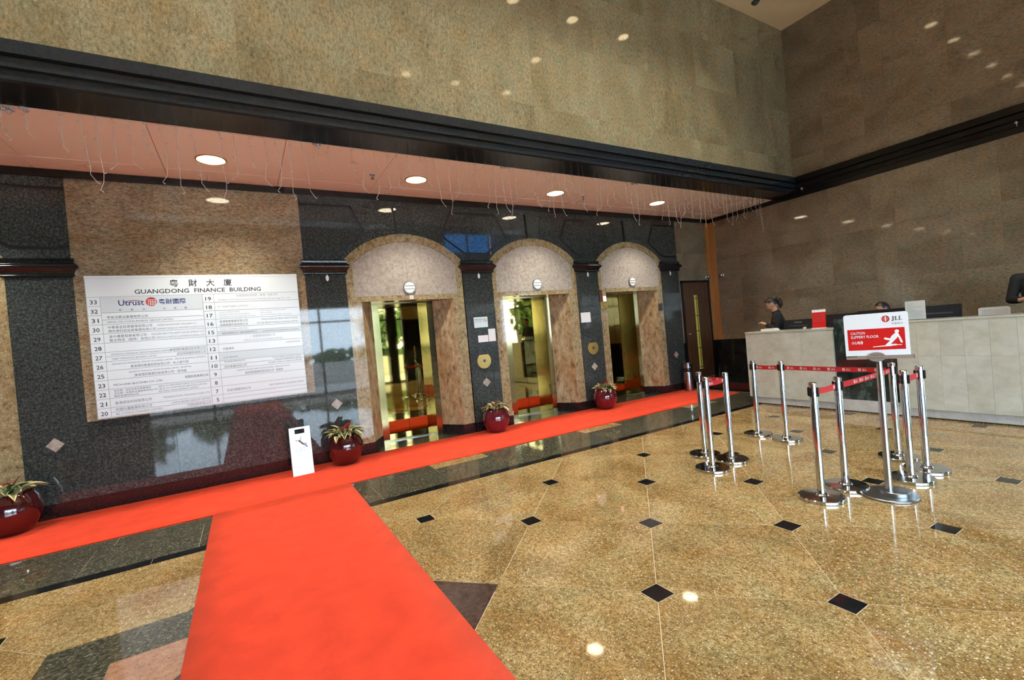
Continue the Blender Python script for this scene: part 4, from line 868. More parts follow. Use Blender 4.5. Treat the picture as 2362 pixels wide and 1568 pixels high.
# ---------------- belt barrier
def logo_geo(cx, cy, r, V, F, fr):
    for ex in (1.0, 0.66, 0.30):
        P = circ(cx, cy, r * ex, 20, r); Q_ = circ(cx, cy, r * ex - r * 0.16, 20, r - r * 0.16); n = len(V)
        V += [fr(*p) for p in P] + [fr(*p) for p in Q_]; F += [(n + k, n + (k + 1) % 20, n + 20 + (k + 1) % 20, n + 20 + k) for k in range(20)]
def jll_letters(x, y, h, V, F, fr):
    def q(a, b, c, d): n = len(V); V.extend([fr(x + a * h, y + b * h), fr(x + c * h, y + b * h), fr(x + c * h, y + d * h), fr(x + a * h, y + d * h)]); F.append((n, n + 1, n + 2, n + 3))
    q(0.18, 0.0, 0.36, 1); q(0.06, 0.92, 0.46, 1); q(-0.06, -0.12, 0.30, 0.06); q(-0.06, -0.02, 0.06, 0.14)
    for b in (0.58, 1.32): q(b + 0.10, 0, b + 0.28, 1); q(b, 0.92, b + 0.38, 1); q(b, 0, b + 0.62, 0.08); q(b + 0.53, 0, b + 0.62, 0.24)
post_me = lathe_me('post', [(0.030, 0.022), (0.030, 0.992), (0.028, 0.998)], 'chrome', 32)
base_me = lathe_me('base', [(0.172, 0.0), (0.175, 0.004), (0.175, 0.024), (0.170, 0.030), (0.055, 0.034), (0.045, 0.045), (0.036, 0.05)], 'chrome', 56)
cap_me = lathe_me('cap', [(0.032, 0.972), (0.032, 1.0), (0.026, 1.006), (0.002, 1.007)], 'chrome', 28)
for me in (base_me, cap_me, post_me): me.set_sharp_from_angle(angle=math.radians(35))
clip_me = box_me('belt_clip', -0.012, 0.012, 0.026, 0.044, 0.885, 0.965, 'plastic_black', 0.004)
POST = {}
def stanchion(key, x, y, label, clips):
    t = thing('belt_stanchion', label, 'stanchion', (x, y, 0.0006), group='chrome belt stanchions'); POST[key] = t
    link('base', base_me, t); link('post', post_me, t); link('cap', cap_me, t)
    for a in clips: link('belt_clip', clip_me, t, None, (0, 0, a))
dirs = lambda *a: [math.radians(v) for v in a]
stanchion('a', 4.645, 3.62, 'chrome stanchion at the back of the left group of three, nearest the red runner', dirs(180, 90, 270, 0))
stanchion('b', 4.255, 3.235, 'chrome stanchion at the front of the left group of three', dirs(90, 270, 0))
stanchion('c', 4.66, 3.28, 'chrome stanchion at the right of the left group of three', dirs(0, 90, 270))
stanchion('d', 5.88, 3.71, 'far chrome stanchion nearest the left end of the desk', dirs(180, 90, 270, 0))
stanchion('e', 5.86, 3.325, 'chrome stanchion with a long red belt starting in front of the desk', dirs(0, 180, 270, 90))
stanchion('f', 4.185, 2.115, 'frontmost chrome stanchion, left of the caution sign', dirs(270, 90, 0, 180))
stanchion('g', 4.585, 2.105, 'chrome stanchion just behind the frontmost one, left of the caution sign', dirs(270, 90, 0, 180))
stanchion('h', 5.80, 2.145, 'chrome stanchion where two red belts meet behind the caution sign', dirs(0, 90, 270, 180))
stanchion('j', 5.15, 1.82, 'chrome stanchion right beside the caution sign pole', dirs(270, 90, 0, 180))
stanchion('k', 5.52, 1.825, 'rightmost chrome stanchion of the belt barrier', dirs(90, 270, 0, 180))
def belt(a, b, prints):
    A_, B2 = Vector(POST[a].location), Vector(POST[b].location); d = (B2 - A_); L_ = d.length; d.normalize()
    n_ = Vector((d.y, -d.x, 0))
    if n_.dot(-A_) < 0: n_ = -n_
    # local frame: u runs left to right as seen from the camera
    flip = d.cross(Vector((0, 0, 1))).dot(n_) < 0
    def fr(u, v, off=0.0):
        s = 0.034 + u; sag = -0.006 * math.sin(math.pi * min(1, max(0, u / (L_ - 0.068))))
        q = d * s + n_ * off; return (q.x, q.y, v + sag)
    W0, W1, N = 0.897, 0.950, 14; Lb = L_ - 0.068; V, F = [], []
    for k in range(N + 1):
        for v in (W0, W1):
            for off in (-0.0009, 0.0009): V.append(fr(Lb * k / N, v, off))
    for k in range(N):
        s = k * 4; F += [(s, s + 2, s + 6, s + 4), (s + 1, s + 5, s + 7, s + 3), (s, s + 4, s + 5, s + 1), (s + 2, s + 3, s + 7, s + 6)]
    bo = link('belt', fix(mesh('belt', V, F, 'belt_red')), POST[a])
    V, F = [], []
    for u in prints:
        for off, sg in ((0.0018, 1), (-0.0018, -1)):
            front = (sg > 0); mirror = flip if front else (not flip)
            f3 = (lambda uu, vv, u=u, off=off, mirror=mirror: fr((u + uu) if not mirror else (u - uu), vv, off))
            logo_geo(0, 0.9235, 0.016, V, F, f3); jll_letters(0.028, 0.912, 0.021, V, F, f3)
    if V: link('belt_print', mesh('belt_print', V, F, 'sign_white'), bo)
belt('c', 'a', (0.06, 0.2)); belt('c', 'b', (0.03, 0.3)); belt('d', 'e', (0.03, 0.2)); belt('e', 'h', [0.06 + 0.158 * k for k in range(7)]); belt('f', 'g', (0.30,)); belt('g', 'h', [0.30 + 0.125 * k for k in range(7)]); belt('j', 'k', (0.27,))

# ---------------- caution sign on a pole
sx, sy = 4.615, 1.79
az = math.atan2(sx, sy)       # turned to face along the line to the photographer's side of the hall
t = thing('sign_stand', 'white and red caution slippery floor sign on a steel pole', 'sign stand', (sx, sy, 0.0006), -az)
lathe('base_plate', [(0.195, 0.0), (0.2, 0.004), (0.2, 0.014), (0.195, 0.018)], 'steel_dull', t, seg=56); lathe('base_weight', [(0.105, 0.018), (0.107, 0.02), (0.107, 0.048), (0.103, 0.052)], 'steel_dull', t, seg=48, loc=(0.04, 0.01, 0)); lathe('pole', [(0.0265, 0.05), (0.0265, 1.02), (0.024, 1.03), (0.018, 1.15)], 'steel_brushed', t, seg=28)
sb = plate('sign_board', [rrect(-0.222, 0.208, 1.180, 1.553, 0.020)], -0.006, 0.004, 'sign_white', t)
rp = plate('red_panel', [rect(-0.200, 0.180, 1.243, 1.424)], -0.0075, -0.006, 'sign_red', sb)
sf = lambda u, v: (u, -0.0088, v)
text('white_lettering', [('CAUTION', -0.178, 1.380, 0.032, 'LEFT', 0.098, 0.0002), ('SLIPPERY FLOOR', -0.178, 1.347, 0.032, 'LEFT', 0.188, 0.0002), ('小心地滑', -0.176, 1.298, 0.030, 'LEFT', 0.078, 0.0004)], 'sign_white', sf, rp)
V, F = [], []
def stroke(P, r):
    n0 = len(V); cap_geo([sf(*p) for p in P], r if isinstance(r, list) else [r] * len(P), V, F, 10)
    for k_ in range(n0, len(V)): V[k_] = Vector((V[k_].x, -0.0076 + (V[k_].y + 0.0088) * 0.08, V[k_].z))
stroke([(0.126, 1.366), (0.110, 1.345), (0.094, 1.322)], [0.015, 0.019, 0.015]); stroke([(0.092, 1.325), (0.070, 1.330), (0.052, 1.336)], 0.0085); stroke([(0.096, 1.315), (0.078, 1.296), (0.062, 1.280)], 0.0105); stroke([(0.062, 1.280), (0.10, 1.2815), (0.118, 1.2815)], 0.007)
stroke([(0.132, 1.372), (0.146, 1.335), (0.156, 1.302)], 0.0068); stroke([(0.118, 1.2805), (0.155, 1.280)], 0.003); stroke([(-0.03, 1.2695), (0.05, 1.2745), (0.09, 1.2765)], [0.003, 0.0045, 0.006])
V += [sf(*p) for p in circ(0.130, 1.392, 0.0145, 20)]; F.append(tuple(range(len(V) - 20, len(V))))
link('falling_figure', fix(mesh('falling_figure', V, F, 'sign_white')), rp)
V, F = [], []
for ex in (1.0, 0.80, 0.58, 0.34):
    P = circ(0.064, 1.500, 0.0255 * ex, 28, 0.0275); Q_ = circ(0.064, 1.500, max(0.002, 0.0255 * ex - 0.0034), 28, 0.0245); n = len(V)
    V += [sf(*p) for p in P + Q_]; F += [(n + k, n + (k + 1) % 28, n + 28 + (k + 1) % 28, n + 28 + k) for k in range(28)]
link('logo_mark', mesh('logo_mark', V, F, 'sign_red'), sb)
V, F = [], []; jll_letters(0.104, 1.484, 0.033, V, F, sf); link('logo_letters', mesh('logo_letters', V, F, 'ink'), sb)
text('small_print', [('仲 量 聯 行', 0.100, 1.452, 0.018, 'LEFT', 0.072), ('- - - - - - - - -', -0.198, 1.218, 0.012, 'LEFT', 0.075)], 'ink_grey', sf, sb)
rl = box('bottom_rail', -0.220, 0.228, -0.014, 0.010, 1.166, 1.196, 'bronze_rail', t); box('rail_end', 0.2255, 0.2285, -0.016, 0.012, 1.164, 1.199, 'plastic_dark', rl); box('rail_tape', -0.215, -0.145, -0.0146, -0.013, 1.188, 1.195, 'plastic_dark', rl)
ov = plate('oval_badge', [circ(-0.012, 1.184, 0.060, 36, 0.040)], -0.019, 0.012, 'bronze_rail', t)
text('badge_lettering', [('Guangdong', -0.012, 1.196, 0.016, 'CENTER', 0.075), ('Finance Building', -0.012, 1.170, 0.016, 'CENTER', 0.095)], 'plastic_grey', lambda u, v: (u, -0.0205, v), ov)

# ---------------- reception desk
XD = 7.90
dk = thing('reception_desk', 'long cream stone reception desk with a dark marble centre', 'reception desk', (XD, 3.0, 0))
def db(nm, x0, x1, y0, y1, z0, z1, mat, par=dk, bevel=0.0): return box(nm, x0 - XD, x1 - XD, y0 - 3.0, y1 - 3.0, z0, z1, mat, par, bevel)
db('desk_core', XD + 0.03, 8.32, 3.66, 5.07, 0.13, 1.275, 'limestone'); db('desk_core', XD + 0.03, 8.32, 0.32, 2.84, 0.13, 1.32, 'limestone')
ys = [5.08 - 0.4767 * k for k in range(4)]
for a, b in zip(ys[1:], ys[:-1]): db('stone_panel', XD, XD + 0.03, a + 0.0006, b - 0.0006, 0.135, 1.275, 'limestone')
ys = [2.85 - 0.2365 * k for k in range(11)]
for a, b in zip(ys[1:], ys[:-1]):
    db('stone_panel', XD, XD + 0.03, max(a, 0.32) + 0.0006, b - 0.0006, 0.135, 0.862, 'limestone'); db('stone_panel', XD, XD + 0.03, max(a, 0.32) + 0.0006, b - 0.0006, 0.8632, 1.325, 'limestone')
db('desk_top', XD - 0.008, 8.36, 3.645, 5.09, 1.276, 1.302, 'limestone', dk, 0.004); db('desk_top', XD - 0.008, 8.36, 0.31, 2.855, 1.326, 1.352, 'limestone', dk, 0.004)
db('marble_centre', XD + 0.06, 8.16, 2.852, 3.648, 0.12, 1.43, 'marble_green')
for a, b in ((0.32, 0.9), (0.9, 1.7), (1.7, 2.5), (2.5, 3.1), (3.1, 3.9), (3.9, 4.98)): db('plinth_block', XD + 0.035, XD + 0.20, a + 0.001, b - 0.001, 0.022, 0.134 if not 2.5 <= a < 3.6 else 0.19, 'limestone_plinth')
db('plinth_shadow_gap', XD + 0.05, XD + 0.2, 0.32, 4.97, 0.0008, 0.022, 'granite_floor_dark')
db('work_surface', 8.36, 8.98, 0.35, 4.9, 0.90, 0.94, 'plastic_dark'); db('work_support', 8.40, 8.44, 0.36, 4.88, PLAT, 0.90, 'plastic_dark')
def monitor(label, y0, y1, ztop, h, x, mark, slot):
    yc = (y0 + y1) / 2; t = thing('monitor', label, 'monitor', (x, yc, 0.9405)); w_ = (y1 - y0) / 2; zt = ztop - 0.9405
    bd_ = box('monitor_case', -0.03, 0.012, -w_, w_, zt - h, zt, 'plastic_dark', t, 0.006); box('screen', 0.0115, 0.0135, -w_ + 0.015, w_ - 0.015, zt - h + 0.02, zt - 0.015, 'plastic_black', bd_)
    box('back_bulge', -0.055, -0.028, -w_ * 0.72, w_ * 0.72, zt - h * 0.85, zt - h * 0.42, 'plastic_dark', bd_, 0.008); box('vent_slot', -0.0315, -0.029, -w_ * 0.66, w_ * 0.66, zt - h * 0.36, zt - h * 0.30, 'plastic_grey' if slot else 'plastic_black', bd_)
    if mark: text('maker_name', [(mark, 0, zt - 0.062, 0.040, 'CENTER', 0.14)], 'ink_light', lambda u, v: (-0.0308, -u, v), bd_)
    box('stand_neck', -0.02, 0.008, -0.03, 0.03, 0.012, zt - h + 0.05, 'plastic_black', t); box('stand_foot', -0.09, 0.10, -0.12, 0.12, 0.0, 0.014, 'plastic_black', t, 0.004)
monitor('black monitor beside the ponytailed person, maker name on its back', 4.20, 4.69, 1.46, 0.33, 8.50, 'TOPCON', True)
monitor('black monitor behind the red leaflet stand', 3.56, 4.02, 1.505, 0.33, 8.55, None, False)
monitor('wide black monitor in front of the seated person', 2.92, 3.53, 1.525, 0.36, 8.50, None, False)
monitor('black monitor between the white paper stand and the white chair', 2.28, 2.82, 1.525, 0.34, 8.45, None, True)
# things on the desk top
t = thing('leaflet_stand', 'red and white leaflet card standing on the left part of the desk', 'sign card', (8.02, 3.885, 1.3025), math.radians(4))
cd_ = box('card', -0.002, 0.002, -0.10, 0.10, 0.012, 0.305, 'sign_red', t); box('white_strip', -0.0035, -0.0018, -0.10, 0.10, 0.262, 0.305, 'sign_white', cd_)
text('print', [('- - - - - - - -', -0.08, 0.22 - 0.022 * k, 0.028, 'LEFT', 0.16) for k in range(6)], 'ink_light', lambda u, v: (-0.0042, -u, v), cd_); box('foot', -0.03, 0.05, -0.10, 0.10, 0.0, 0.012, 'sign_white', t, 0.002); cd_.rotation_euler = (0, 0.10, 0)
t = thing('paper_stand', 'white printed sheet in a clear stand on the desk behind the caution sign', 'sign card', (8.02, 2.645, 1.3525), math.radians(-2))
sh = box('sheet', -0.001, 0.001, -0.112, 0.112, 0.008, 0.262, 'paper_white', t)
text('print', [('- - - - - - - - -', -0.085, 0.215 - 0.021 * k, 0.024, 'LEFT', (0.07, 0.05, 0.16, 0.05, 0.09, 0.17, 0.17, 0.15, 0.17)[k], 0.0012) for k in range(9)], 'ink_grey', lambda u, v: (-0.003, -u, v), sh); box('clear_cover', -0.0065, -0.005, -0.114, 0.114, 0.006, 0.264, 'acrylic', t); box('clear_foot', -0.04, 0.05, -0.114, 0.114, 0.0, 0.004, 'acrylic', t)
t = thing('desk_telephone', 'low cream telephone base on the left end of the desk', 'telephone', (8.06, 4.72, 1.3025))
plate('phone_base', [[(-0.13, 0.0), (0.13, 0.0), (0.13, 0.030), (0.115, 0.040), (-0.08, 0.044), (-0.115, 0.030), (-0.13, 0.012)]], -0.05, 0.09, 'plastic_white', t, plane='YZ'); box('keypad', 0.0, 0.06, -0.05, 0.04, 0.0435, 0.0475, 'plastic_grey', t)
t = thing('card_holder', 'small clear card holder beside the red leaflet card', 'card holder', (8.02, 4.10, 1.3025)); box('clear_tray', -0.03, 0.03, -0.055, 0.055, 0.0, 0.004, 'acrylic', t); box('clear_front', -0.03, -0.027, -0.055, 0.055, 0.004, 0.045, 'acrylic', t); box('card_stack', -0.02, 0.0, -0.022, 0.022, 0.0045, 0.036, 'paper_white', t)
# perforated office chair
t = thing('office_chair', 'white office chair with a perforated back behind the desk', 'chair', (9.15, 2.21, PLAT + 0.0005), math.radians(90))
holes = [list(reversed(circ(-0.135 + 0.0245 * i + 0.012 * (j % 2), 0.90 + 0.0225 * j, 0.0062, 6))) for i in range(11) for j in range(14)]
me = plate_me('backrest', [rrect(-0.165, 0.165, 0.86, 1.235, 0.03)] + holes, -0.008, 0.008, 'plastic_white'); me.materials[0] = MATS['sign_white']; br = link('backrest', me, t, (0, -0.22, 0)); br.rotation_euler = (0.06, 0, 0)
tube('back_post', [(0, -0.05, 0.42), (0, -0.24, 0.45), (0, -0.25, 0.92)], 0.018, 'steel_brushed', t); box('seat', -0.22, 0.22, -0.20, 0.24, 0.43, 0.49, 'plastic_dark', t, 0.02); lathe('gas_post', [(0.028, 0.10), (0.028, 0.43)], 'steel_brushed', t, seg=16)
for k in range(5):
    a = 2 * math.pi * k / 5; lg = tube('leg', [(0.02 * math.cos(a), 0.02 * math.sin(a), 0.10), (0.28 * math.cos(a), 0.28 * math.sin(a), 0.07)], [0.022, 0.014], 'plastic_black', t); lathe('caster', [(0.001, -0.012), (0.03, -0.012), (0.03, 0.012), (0.001, 0.012)], 'plastic_black', lg, (0.28 * math.cos(a), 0.28 * math.sin(a), 0.031), 16, True, (math.radians(90), 0, a))

# ---------------- people
def ell_geo(c, r, V, F, n=14, rot=None, fn=None):
    s = len(V); rows = n
    for i in range(rows + 1):
        th = math.pi * i / rows
        for k in range(n):
            ph = 2 * math.pi * k / n; d = Vector((math.sin(th) * math.cos(ph), math.sin(th) * math.sin(ph), math.cos(th)))
            p = Vector((d.x * r[0], d.y * r[1], d.z * r[2]))
            if fn: p = fn(d, p)
            if rot: p = rot @ p
            V.append(Vector(c) + p)
    for i in range(rows):
        for k in range(n): F.append((s + i * n + k, s + (i + 1) * n + k, s + (i + 1) * n + (k + 1) % n, s + i * n + (k + 1) % n))
def head_fn(d, p):
    if d.z < 0: p.x *= 1 - 0.30 * abs(d.z) ** 1.4; p.y += 0.012 * abs(d.z)
    if d.y > 0: p.y *= 0.93
    if d.y > 0.3:
        p.y += 0.024 * math.exp(-((d.z + 0.17) ** 2 / 0.016 + d.x ** 2 / 0.014)); p.y += 0.007 * math.exp(-((d.z + 0.52) ** 2 / 0.008 + d.x ** 2 / 0.05)); p.y += 0.006 * math.exp(-((d.z + 0.85) ** 2 / 0.02 + d.x ** 2 / 0.06))
        for s in (-1, 1): p.y -= 0.010 * math.exp(-((d.z - 0.04) ** 2 / 0.010 + (d.x - s * 0.36) ** 2 / 0.03))
    if d.y < -0.2: p.y -= 0.008
    return p
def person(label, loc, rz, P):
    root = thing('person', label, 'person', loc, rz); V, F = [], []
    S_ = P.get('s', 1.0); seated = P.get('seated', False); hc = Vector(P['head']); HR = Matrix.Rotation(-P['nod'], 4, 'X').to_3x3()
    if P.get('turn'): HR = Matrix.Rotation(P['turn'], 4, 'Z').to_3x3() @ HR
    hz = P['hip']; nz = P['neck']
    # torso as a loft of ellipses
    n = 20; secs = [(hz - 0.06, 0.15, 0.105), (hz + 0.02, 0.168, 0.118), (hz + 0.16, 0.142, 0.100), (hz + 0.30, 0.160, 0.115), (nz - 0.16, 0.175, 0.112), (nz - 0.07, 0.160, 0.085), (nz - 0.02, 0.09, 0.065), (nz + 0.03, 0.055, 0.056)]
    s0 = len(V); lean = P.get('lean', 0.0)
    for z, a, b in secs:
        yy = lean * max(0, (z - hz)); a *= P.get('wide', 1.0); V += [Vector((a * math.cos(2 * math.pi * k / n), b * math.sin(2 * math.pi * k / n) + yy, z)) for k in range(n)]
    for i in range(len(secs) - 1):
        for k in range(n): F.append((s0 + i * n + k, s0 + i * n + (k + 1) % n, s0 + (i + 1) * n + (k + 1) % n, s0 + (i + 1) * n + k))
    F.append(tuple(s0 + k for k in reversed(range(n)))); F.append(tuple(s0 + (len(secs) - 1) * n + k for k in range(n)))
    nb = Vector((0, lean * (nz - hz), nz)); cap_geo([nb - Vector((0, 0, 0.03)), nb + (hc - nb) * 0.45, hc - HR @ Vector((0, 0.012, 0.045))], [0.060, 0.052, 0.050], V, F, 14)
    ell_geo(hc, (0.076, 0.097, 0.118), V, F, 26, HR, head_fn)
    for s in (-1, 1): ell_geo(hc + HR @ Vector((s * 0.074, -0.010, -0.012)), (0.010, 0.018, 0.030), V, F, 8, HR)
    bare = [('head', hc, 0.15)]; hands = []
    for arm in P['arms']:
        sh_, el, wr, tip = [Vector(q) for q in arm[:4]]
        cap_geo([sh_, (sh_ + el) / 2, el], [0.062, 0.052, 0.043], V, F, 12); cap_geo([el, (el + wr) / 2, wr], [0.043, 0.040, 0.028], V, F, 12); cap_geo([sh_ * 0.45 + nb * 0.55 - Vector((0, 0, 0.03)), sh_], [0.05, 0.06], V, F, 12)
        f = (tip - wr).normalized(); side = f.cross(Vector(arm[4])).normalized(); pn = side.cross(f).normalized()
        cap_geo([wr, wr + f * 0.05, wr + f * 0.085], [0.026, 0.034, 0.032], V, F, 10)
        for q, (off, ln) in enumerate(((-0.030, 0.060), (-0.010, 0.074), (0.010, 0.070), (0.029, 0.055))):
            b0 = wr + f * 0.088 + side * off; b1 = b0 + f * ln * 0.45 - pn * 0.010; b2 = b1 + f * ln * 0.25 - pn * 0.026; cap_geo([b0, b1, b2], [0.0095, 0.009, 0.0075], V, F, 8)
        th0 = wr + f * 0.035 - side * 0.028; cap_geo([th0, th0 + f * 0.03 - side * 0.022 - pn * 0.008, th0 + f * 0.062 - side * 0.020 - pn * 0.018], [0.013, 0.011, 0.009], V, F, 8); bare.append(('hand', wr, tip))
    for s in (-1, 1):
        hip = Vector((s * 0.088, 0, hz - 0.02))
        kn = Vector((s * 0.11, 0.43, hz - 0.03)) if seated else Vector((s * 0.09, 0.02, hz * 0.52)); an = Vector((s * 0.11, 0.40, 0.09)) if seated else Vector((s * 0.09, -0.01, 0.085))
        cap_geo([hip, (hip + kn) / 2, kn], [0.088, 0.072, 0.056], V, F, 12); cap_geo([kn, kn * 0.6 + an * 0.4, an], [0.056, 0.052, 0.038], V, F, 12); cap_geo([an + Vector((0, -0.03, -0.04)), an + Vector((0, 0.10, -0.052))], [0.042, 0.034], V, F, 10)
    me = mesh('raw', V, F, None); o_ = bpy.data.objects.new('raw', me); COL.objects.link(o_)
    r_ = o_.modifiers.new('r', 'REMESH'); r_.mode = 'VOXEL'; r_.voxel_size = 0.0075; sm = o_.modifiers.new('s', 'SMOOTH'); sm.factor = 0.5; sm.iterations = 3
    dg = bpy.context.evaluated_depsgraph_get(); bm_ = bpy.data.meshes.new_from_object(o_.evaluated_get(dg)); bpy.data.objects.remove(o_)
    bm_.name = 'body'; bm_.materials.clear(); bm_.materials.append(MATS['skin']); bm_.polygons.foreach_set('use_smooth', [True] * len(bm_.polygons)); link('body', bm_, root)
    co = [v.co.copy() for v in bm_.vertices]; no = [v.normal.copy() for v in bm_.vertices]
    def is_bare(c):
        if (c - hc).length < 0.155 or (c.z > nz + P.get('collar', 0.045) and (c.xy - nb.xy).length < 0.12): return True
        for nm, a, b in bare[1:]:
            f = (b - a); l = f.length; t_ = (c - a).dot(f) / (l * l)
            if -0.05 < t_ < 2.6 and ((c - a) - f * t_).length < 0.10: return True
        return False
    def shell(nm, keep, off, mat):
        idx = {}; V2, F2 = [], []
        for p in bm_.polygons:
            if all(keep[v] for v in p.vertices):
                for v in p.vertices:
                    if v not in idx: idx[v] = len(V2); V2.append(co[v] + no[v] * off)
                F2.append(tuple(idx[v] for v in p.vertices))
        return link(nm, mesh(nm, V2, F2, mat, True), root)
    shell('uniform', [not is_bare(c) for c in co], 0.011, 'cloth_black')
    HI = HR.inverted(); hl = P.get('hairline', 0.062)
    def hairy(c):
        q = HI @ (c - hc)
        if q.length > 0.16: return False
        if q.y > 0.030: return q.z > hl - 0.02 * (0.09 - q.y) / 0.06
        if abs(q.x) > 0.062 and q.y > -0.035: return q.z > 0.022
        return q.z > -0.050 if q.y < -0.02 else q.z > 0.03
    hs = shell('hair', [hairy(c) for c in co], 0.013, 'hair_dark')
    if P.get('pony'):
        pb = hc + HR @ Vector((0, -0.092, 0.045)); tube('ponytail', [pb + Vector(q) for q in ((0, 0.0, 0.0), (0, -0.035, 0.012), (0, -0.070, -0.010), (0, -0.090, -0.060), (0, -0.098, -0.120), (0, -0.090, -0.175))], [0.018, 0.036, 0.046, 0.045, 0.036, 0.010], 'hair_dark', hs, 12); lathe('hair_tie', [(0.022, -0.008), (0.026, 0.0), (0.022, 0.008)], 'aluminium', hs, hc + HR @ Vector((0, -0.108, 0.062)), 14, True, (math.radians(60), 0, 0))
    for s in (-1, 1):
        V2, F2 = [], []; ell_geo(hc + HR @ Vector((s * 0.029, 0.0775, 0.004)), (0.011, 0.006, 0.005), V2, F2, 10, HR); ey = link('eye', mesh('eye', V2, F2, 'sign_white', True), root); V2, F2 = [], []
        ell_geo(hc + HR @ Vector((s * 0.029, 0.082, 0.003)), (0.005, 0.003, 0.005), V2, F2, 8, HR); link('iris', mesh('iris', V2, F2, 'hair_dark', True), ey); tube('eyebrow', [hc + HR @ Vector((s * (0.014 + 0.012 * k), 0.086 - 0.004 * k, 0.024 + 0.003 * math.sin(k * 1.5))) for k in range(3)], 0.0035, 'hair_dark', root, 6)
    V2, F2 = [], []; ell_geo(hc + HR @ Vector((0, 0.0885, -0.062)), (0.021, 0.006, 0.006), V2, F2, 10, HR); link('lips', mesh('lips', V2, F2, 'lips', True), root)
    return root
plain('lips', (0.40, 0.11, 0.09), 0.45)
wl_ = (8.88, 4.985, PLAT + 0.0005)
w1 = person('person with a dark ponytail in black looking down at a phone behind the desk', wl_, 0.56, dict(head=(0, 0.125, 1.595), nod=0.50, hip=0.93, neck=1.415, lean=0.09, collar=0.075, pony=True, hairline=0.070,
    arms=[((-0.175, 0.03, 1.365), (-0.205, 0.060, 1.10), (-0.075, 0.235, 1.205), (-0.035, 0.315, 1.245), (0.3, 0.2, 1)), ((0.175, 0.03, 1.365), (0.205, 0.060, 1.10), (0.085, 0.230, 1.195), (0.045, 0.31, 1.235), (-0.3, 0.2, 1))]))
V, F = [], []; ell_geo((0, 0, 0), (0.016, 0.010, 0.024), V, F, 10); link('red_badge', mesh('red_badge', V, F, 'ink_red', True), w1, (-0.145, 0.115, 1.265))
ph = tag(box('mobile_phone', -0.036, 0.036, -0.004, 0.004, -0.07, 0.07, 'plastic_dark', None, 0.003), 'dark phone held in the hands of the ponytailed person behind the desk', 'phone'); ph.location = (wl_[0] + 0.005 * math.cos(0.56) - 0.352 * math.sin(0.56), wl_[1] + 0.352 * math.cos(0.56), 0.19 + 1.262); ph.rotation_euler = (-0.9, 0, 0.56)
person('seated person behind the wide monitor, only dark hair and forehead showing', (9.02, 3.37, PLAT + 0.0005), math.radians(90), dict(head=(0, 0.10, 1.325), nod=0.12, hip=0.60, neck=1.13, lean=0.08, seated=True, wide=1.12, hairline=0.078, turn=-0.6,
    arms=[((-0.20, 0.03, 1.075), (-0.235, 0.07, 0.83), (-0.12, 0.29, 0.80), (-0.09, 0.37, 0.80), (0, 0, 1)), ((0.20, 0.03, 1.075), (0.235, 0.07, 0.83), (0.12, 0.29, 0.80), (0.09, 0.37, 0.80), (0, 0, 1))]))
t = thing('office_chair', 'dark office chair under the seated person behind the desk', 'chair', (9.02, 3.37, PLAT + 0.0005), math.radians(90)); box('seat', -0.22, 0.22, -0.18, 0.22, 0.41, 0.475, 'plastic_dark', t, 0.02); box('backrest', -0.2, 0.2, -0.27, -0.22, 0.58, 0.95, 'plastic_dark', t, 0.015); lathe('gas_post', [(0.028, 0.06), (0.028, 0.41)], 'steel_dull', t, seg=14); lathe('foot_plate', [(0.24, 0.0), (0.24, 0.03), (0.05, 0.06)], 'plastic_black', t, seg=24); tube('back_post', [(0, -0.15, 0.43), (0, -0.25, 0.46), (0, -0.25, 0.66)], 0.016, 'steel_dull', t)
person('person in black with hands held in front at the right edge behind the desk', (9.0, 1.635, PLAT + 0.0005), math.radians(90), dict(head=(0, 0.06, 1.86), nod=0.15, hip=1.06, neck=1.655, lean=0.03, wide=1.18, hairline=0.06, turn=0.0,
    arms=[((0.225, 0.015, 1.60), (0.295, 0.03, 1.325), (0.165, 0.25, 1.315), (0.075, 0.285, 1.335), (0, 0, 1)), ((-0.225, 0.015, 1.60), (-0.295, 0.03, 1.325), (-0.165, 0.25, 1.30), (-0.075, 0.285, 1.315), (0, 0, 1))]))

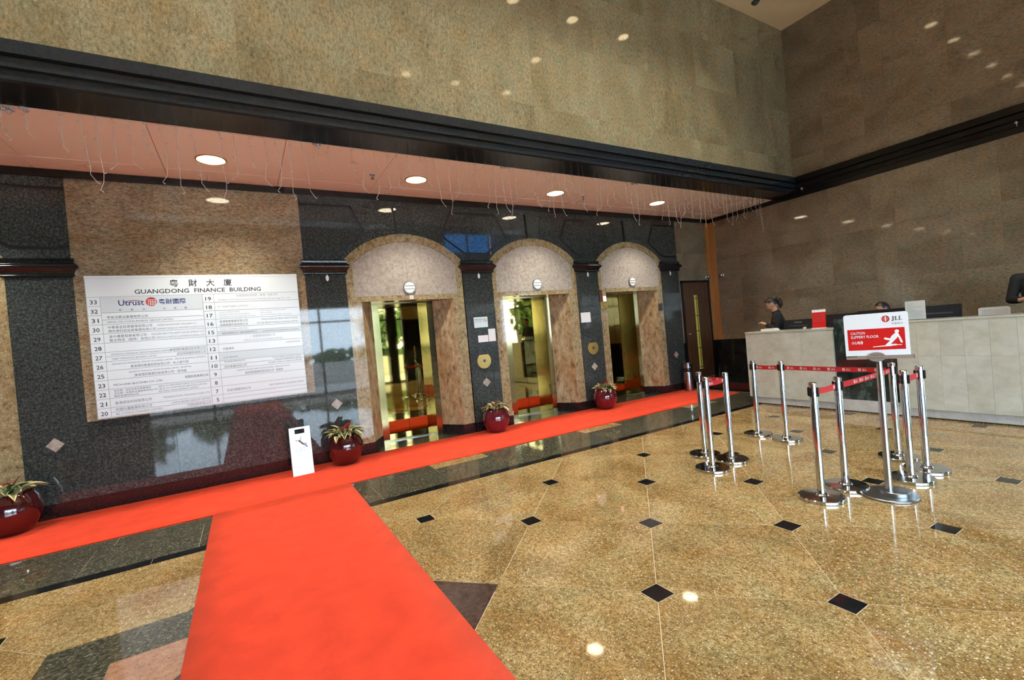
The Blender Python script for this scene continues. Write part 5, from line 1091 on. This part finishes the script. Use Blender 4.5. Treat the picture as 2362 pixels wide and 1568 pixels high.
# ---------------- outdoors, seen only mirrored in the polished stone and brass
gd = tag(box('pavement', -40, 45, -45, YF - 0.3, -0.12, -0.05, 'pavement'), 'pale pavement outside the entrance windows', 'pavement', kind='structure')
box('side_pavement', XR + 0.35, 45, YF - 0.3, 30, -0.12, -0.05, 'pavement', gd)
tag(box('garden_wall', -14, 12, -10.9, -10.5, -0.05, 1.02, 'planter_wall_white', None, 0.02), 'low white garden wall outside the entrance', 'wall')
def foliage(name, label, blobs, mat, cat, trunk=None):
    rr = random.Random(len(blobs)); V, F = [], []
    for c, r in blobs:
        n = len(V)
        for _ in range(int(60 * r * r * r + 60)):
            d = Vector((rr.gauss(0, 1), rr.gauss(0, 1), rr.gauss(0, 1))).normalized(); p = Vector(c) + d * r * rr.uniform(0.55, 1.0); a = Vector((rr.gauss(0, 1), rr.gauss(0, 1), rr.gauss(0, 1))).normalized() * 0.16; b = d.cross(a).normalized() * 0.16
            n = len(V); V += [p - a - b, p + a - b, p + a + b, p - a + b]; F.append((n, n + 1, n + 2, n + 3))
    t = thing(name, label, cat, (blobs[0][0][0], blobs[0][0][1], -0.05)); o_ = link('foliage', mesh('foliage', [v - Vector(t.location) for v in V], F, mat), t); o_['kind'] = 'stuff'
    if trunk: tube('trunk', [(0, 0, 0), (0.1, 0, trunk * 0.5), (0, 0.05, trunk)], [0.16, 0.12, 0.08], 'bark', t)
foliage('hedge', 'clipped green hedge behind the white garden wall', [((-13 + 0.9 * k, -11.85, 0.95 + 0.1 * math.sin(k)), 0.75) for k in range(28)], 'foliage', 'hedge')
for k, (x, y, s) in enumerate(((-7, -24, 2.0), (-1.5, -26, 1.5), (11, -25, 2.0))):
    foliage('street_tree', ('left street tree beyond the white garden wall', 'small middle street tree beyond the white garden wall', 'right street tree beyond the white garden wall')[k], [((x, y, 3.0), s), ((x + 1.2, y, 3.6), s * 0.7), ((x - 1.1, y, 3.4), s * 0.7)], 'foliage', 'tree', 2.6)
for k, (x, y, s) in enumerate(((14.2, -3.4, 2.2), (15.8, 2.6, 2.2), (17.5, -7.5, 2.8))):
    foliage('garden_tree', ('near garden tree outside the side glazing', 'garden tree beside the blank end of the side wall', 'far garden tree outside the side glazing')[k], [((x, y, 2.8), s), ((x + 0.8, y + 1.0, 3.5), s * 0.75), ((x - 0.6, y - 1.0, 2.4), s * 0.7)], 'foliage_light', 'tree', 2.2)
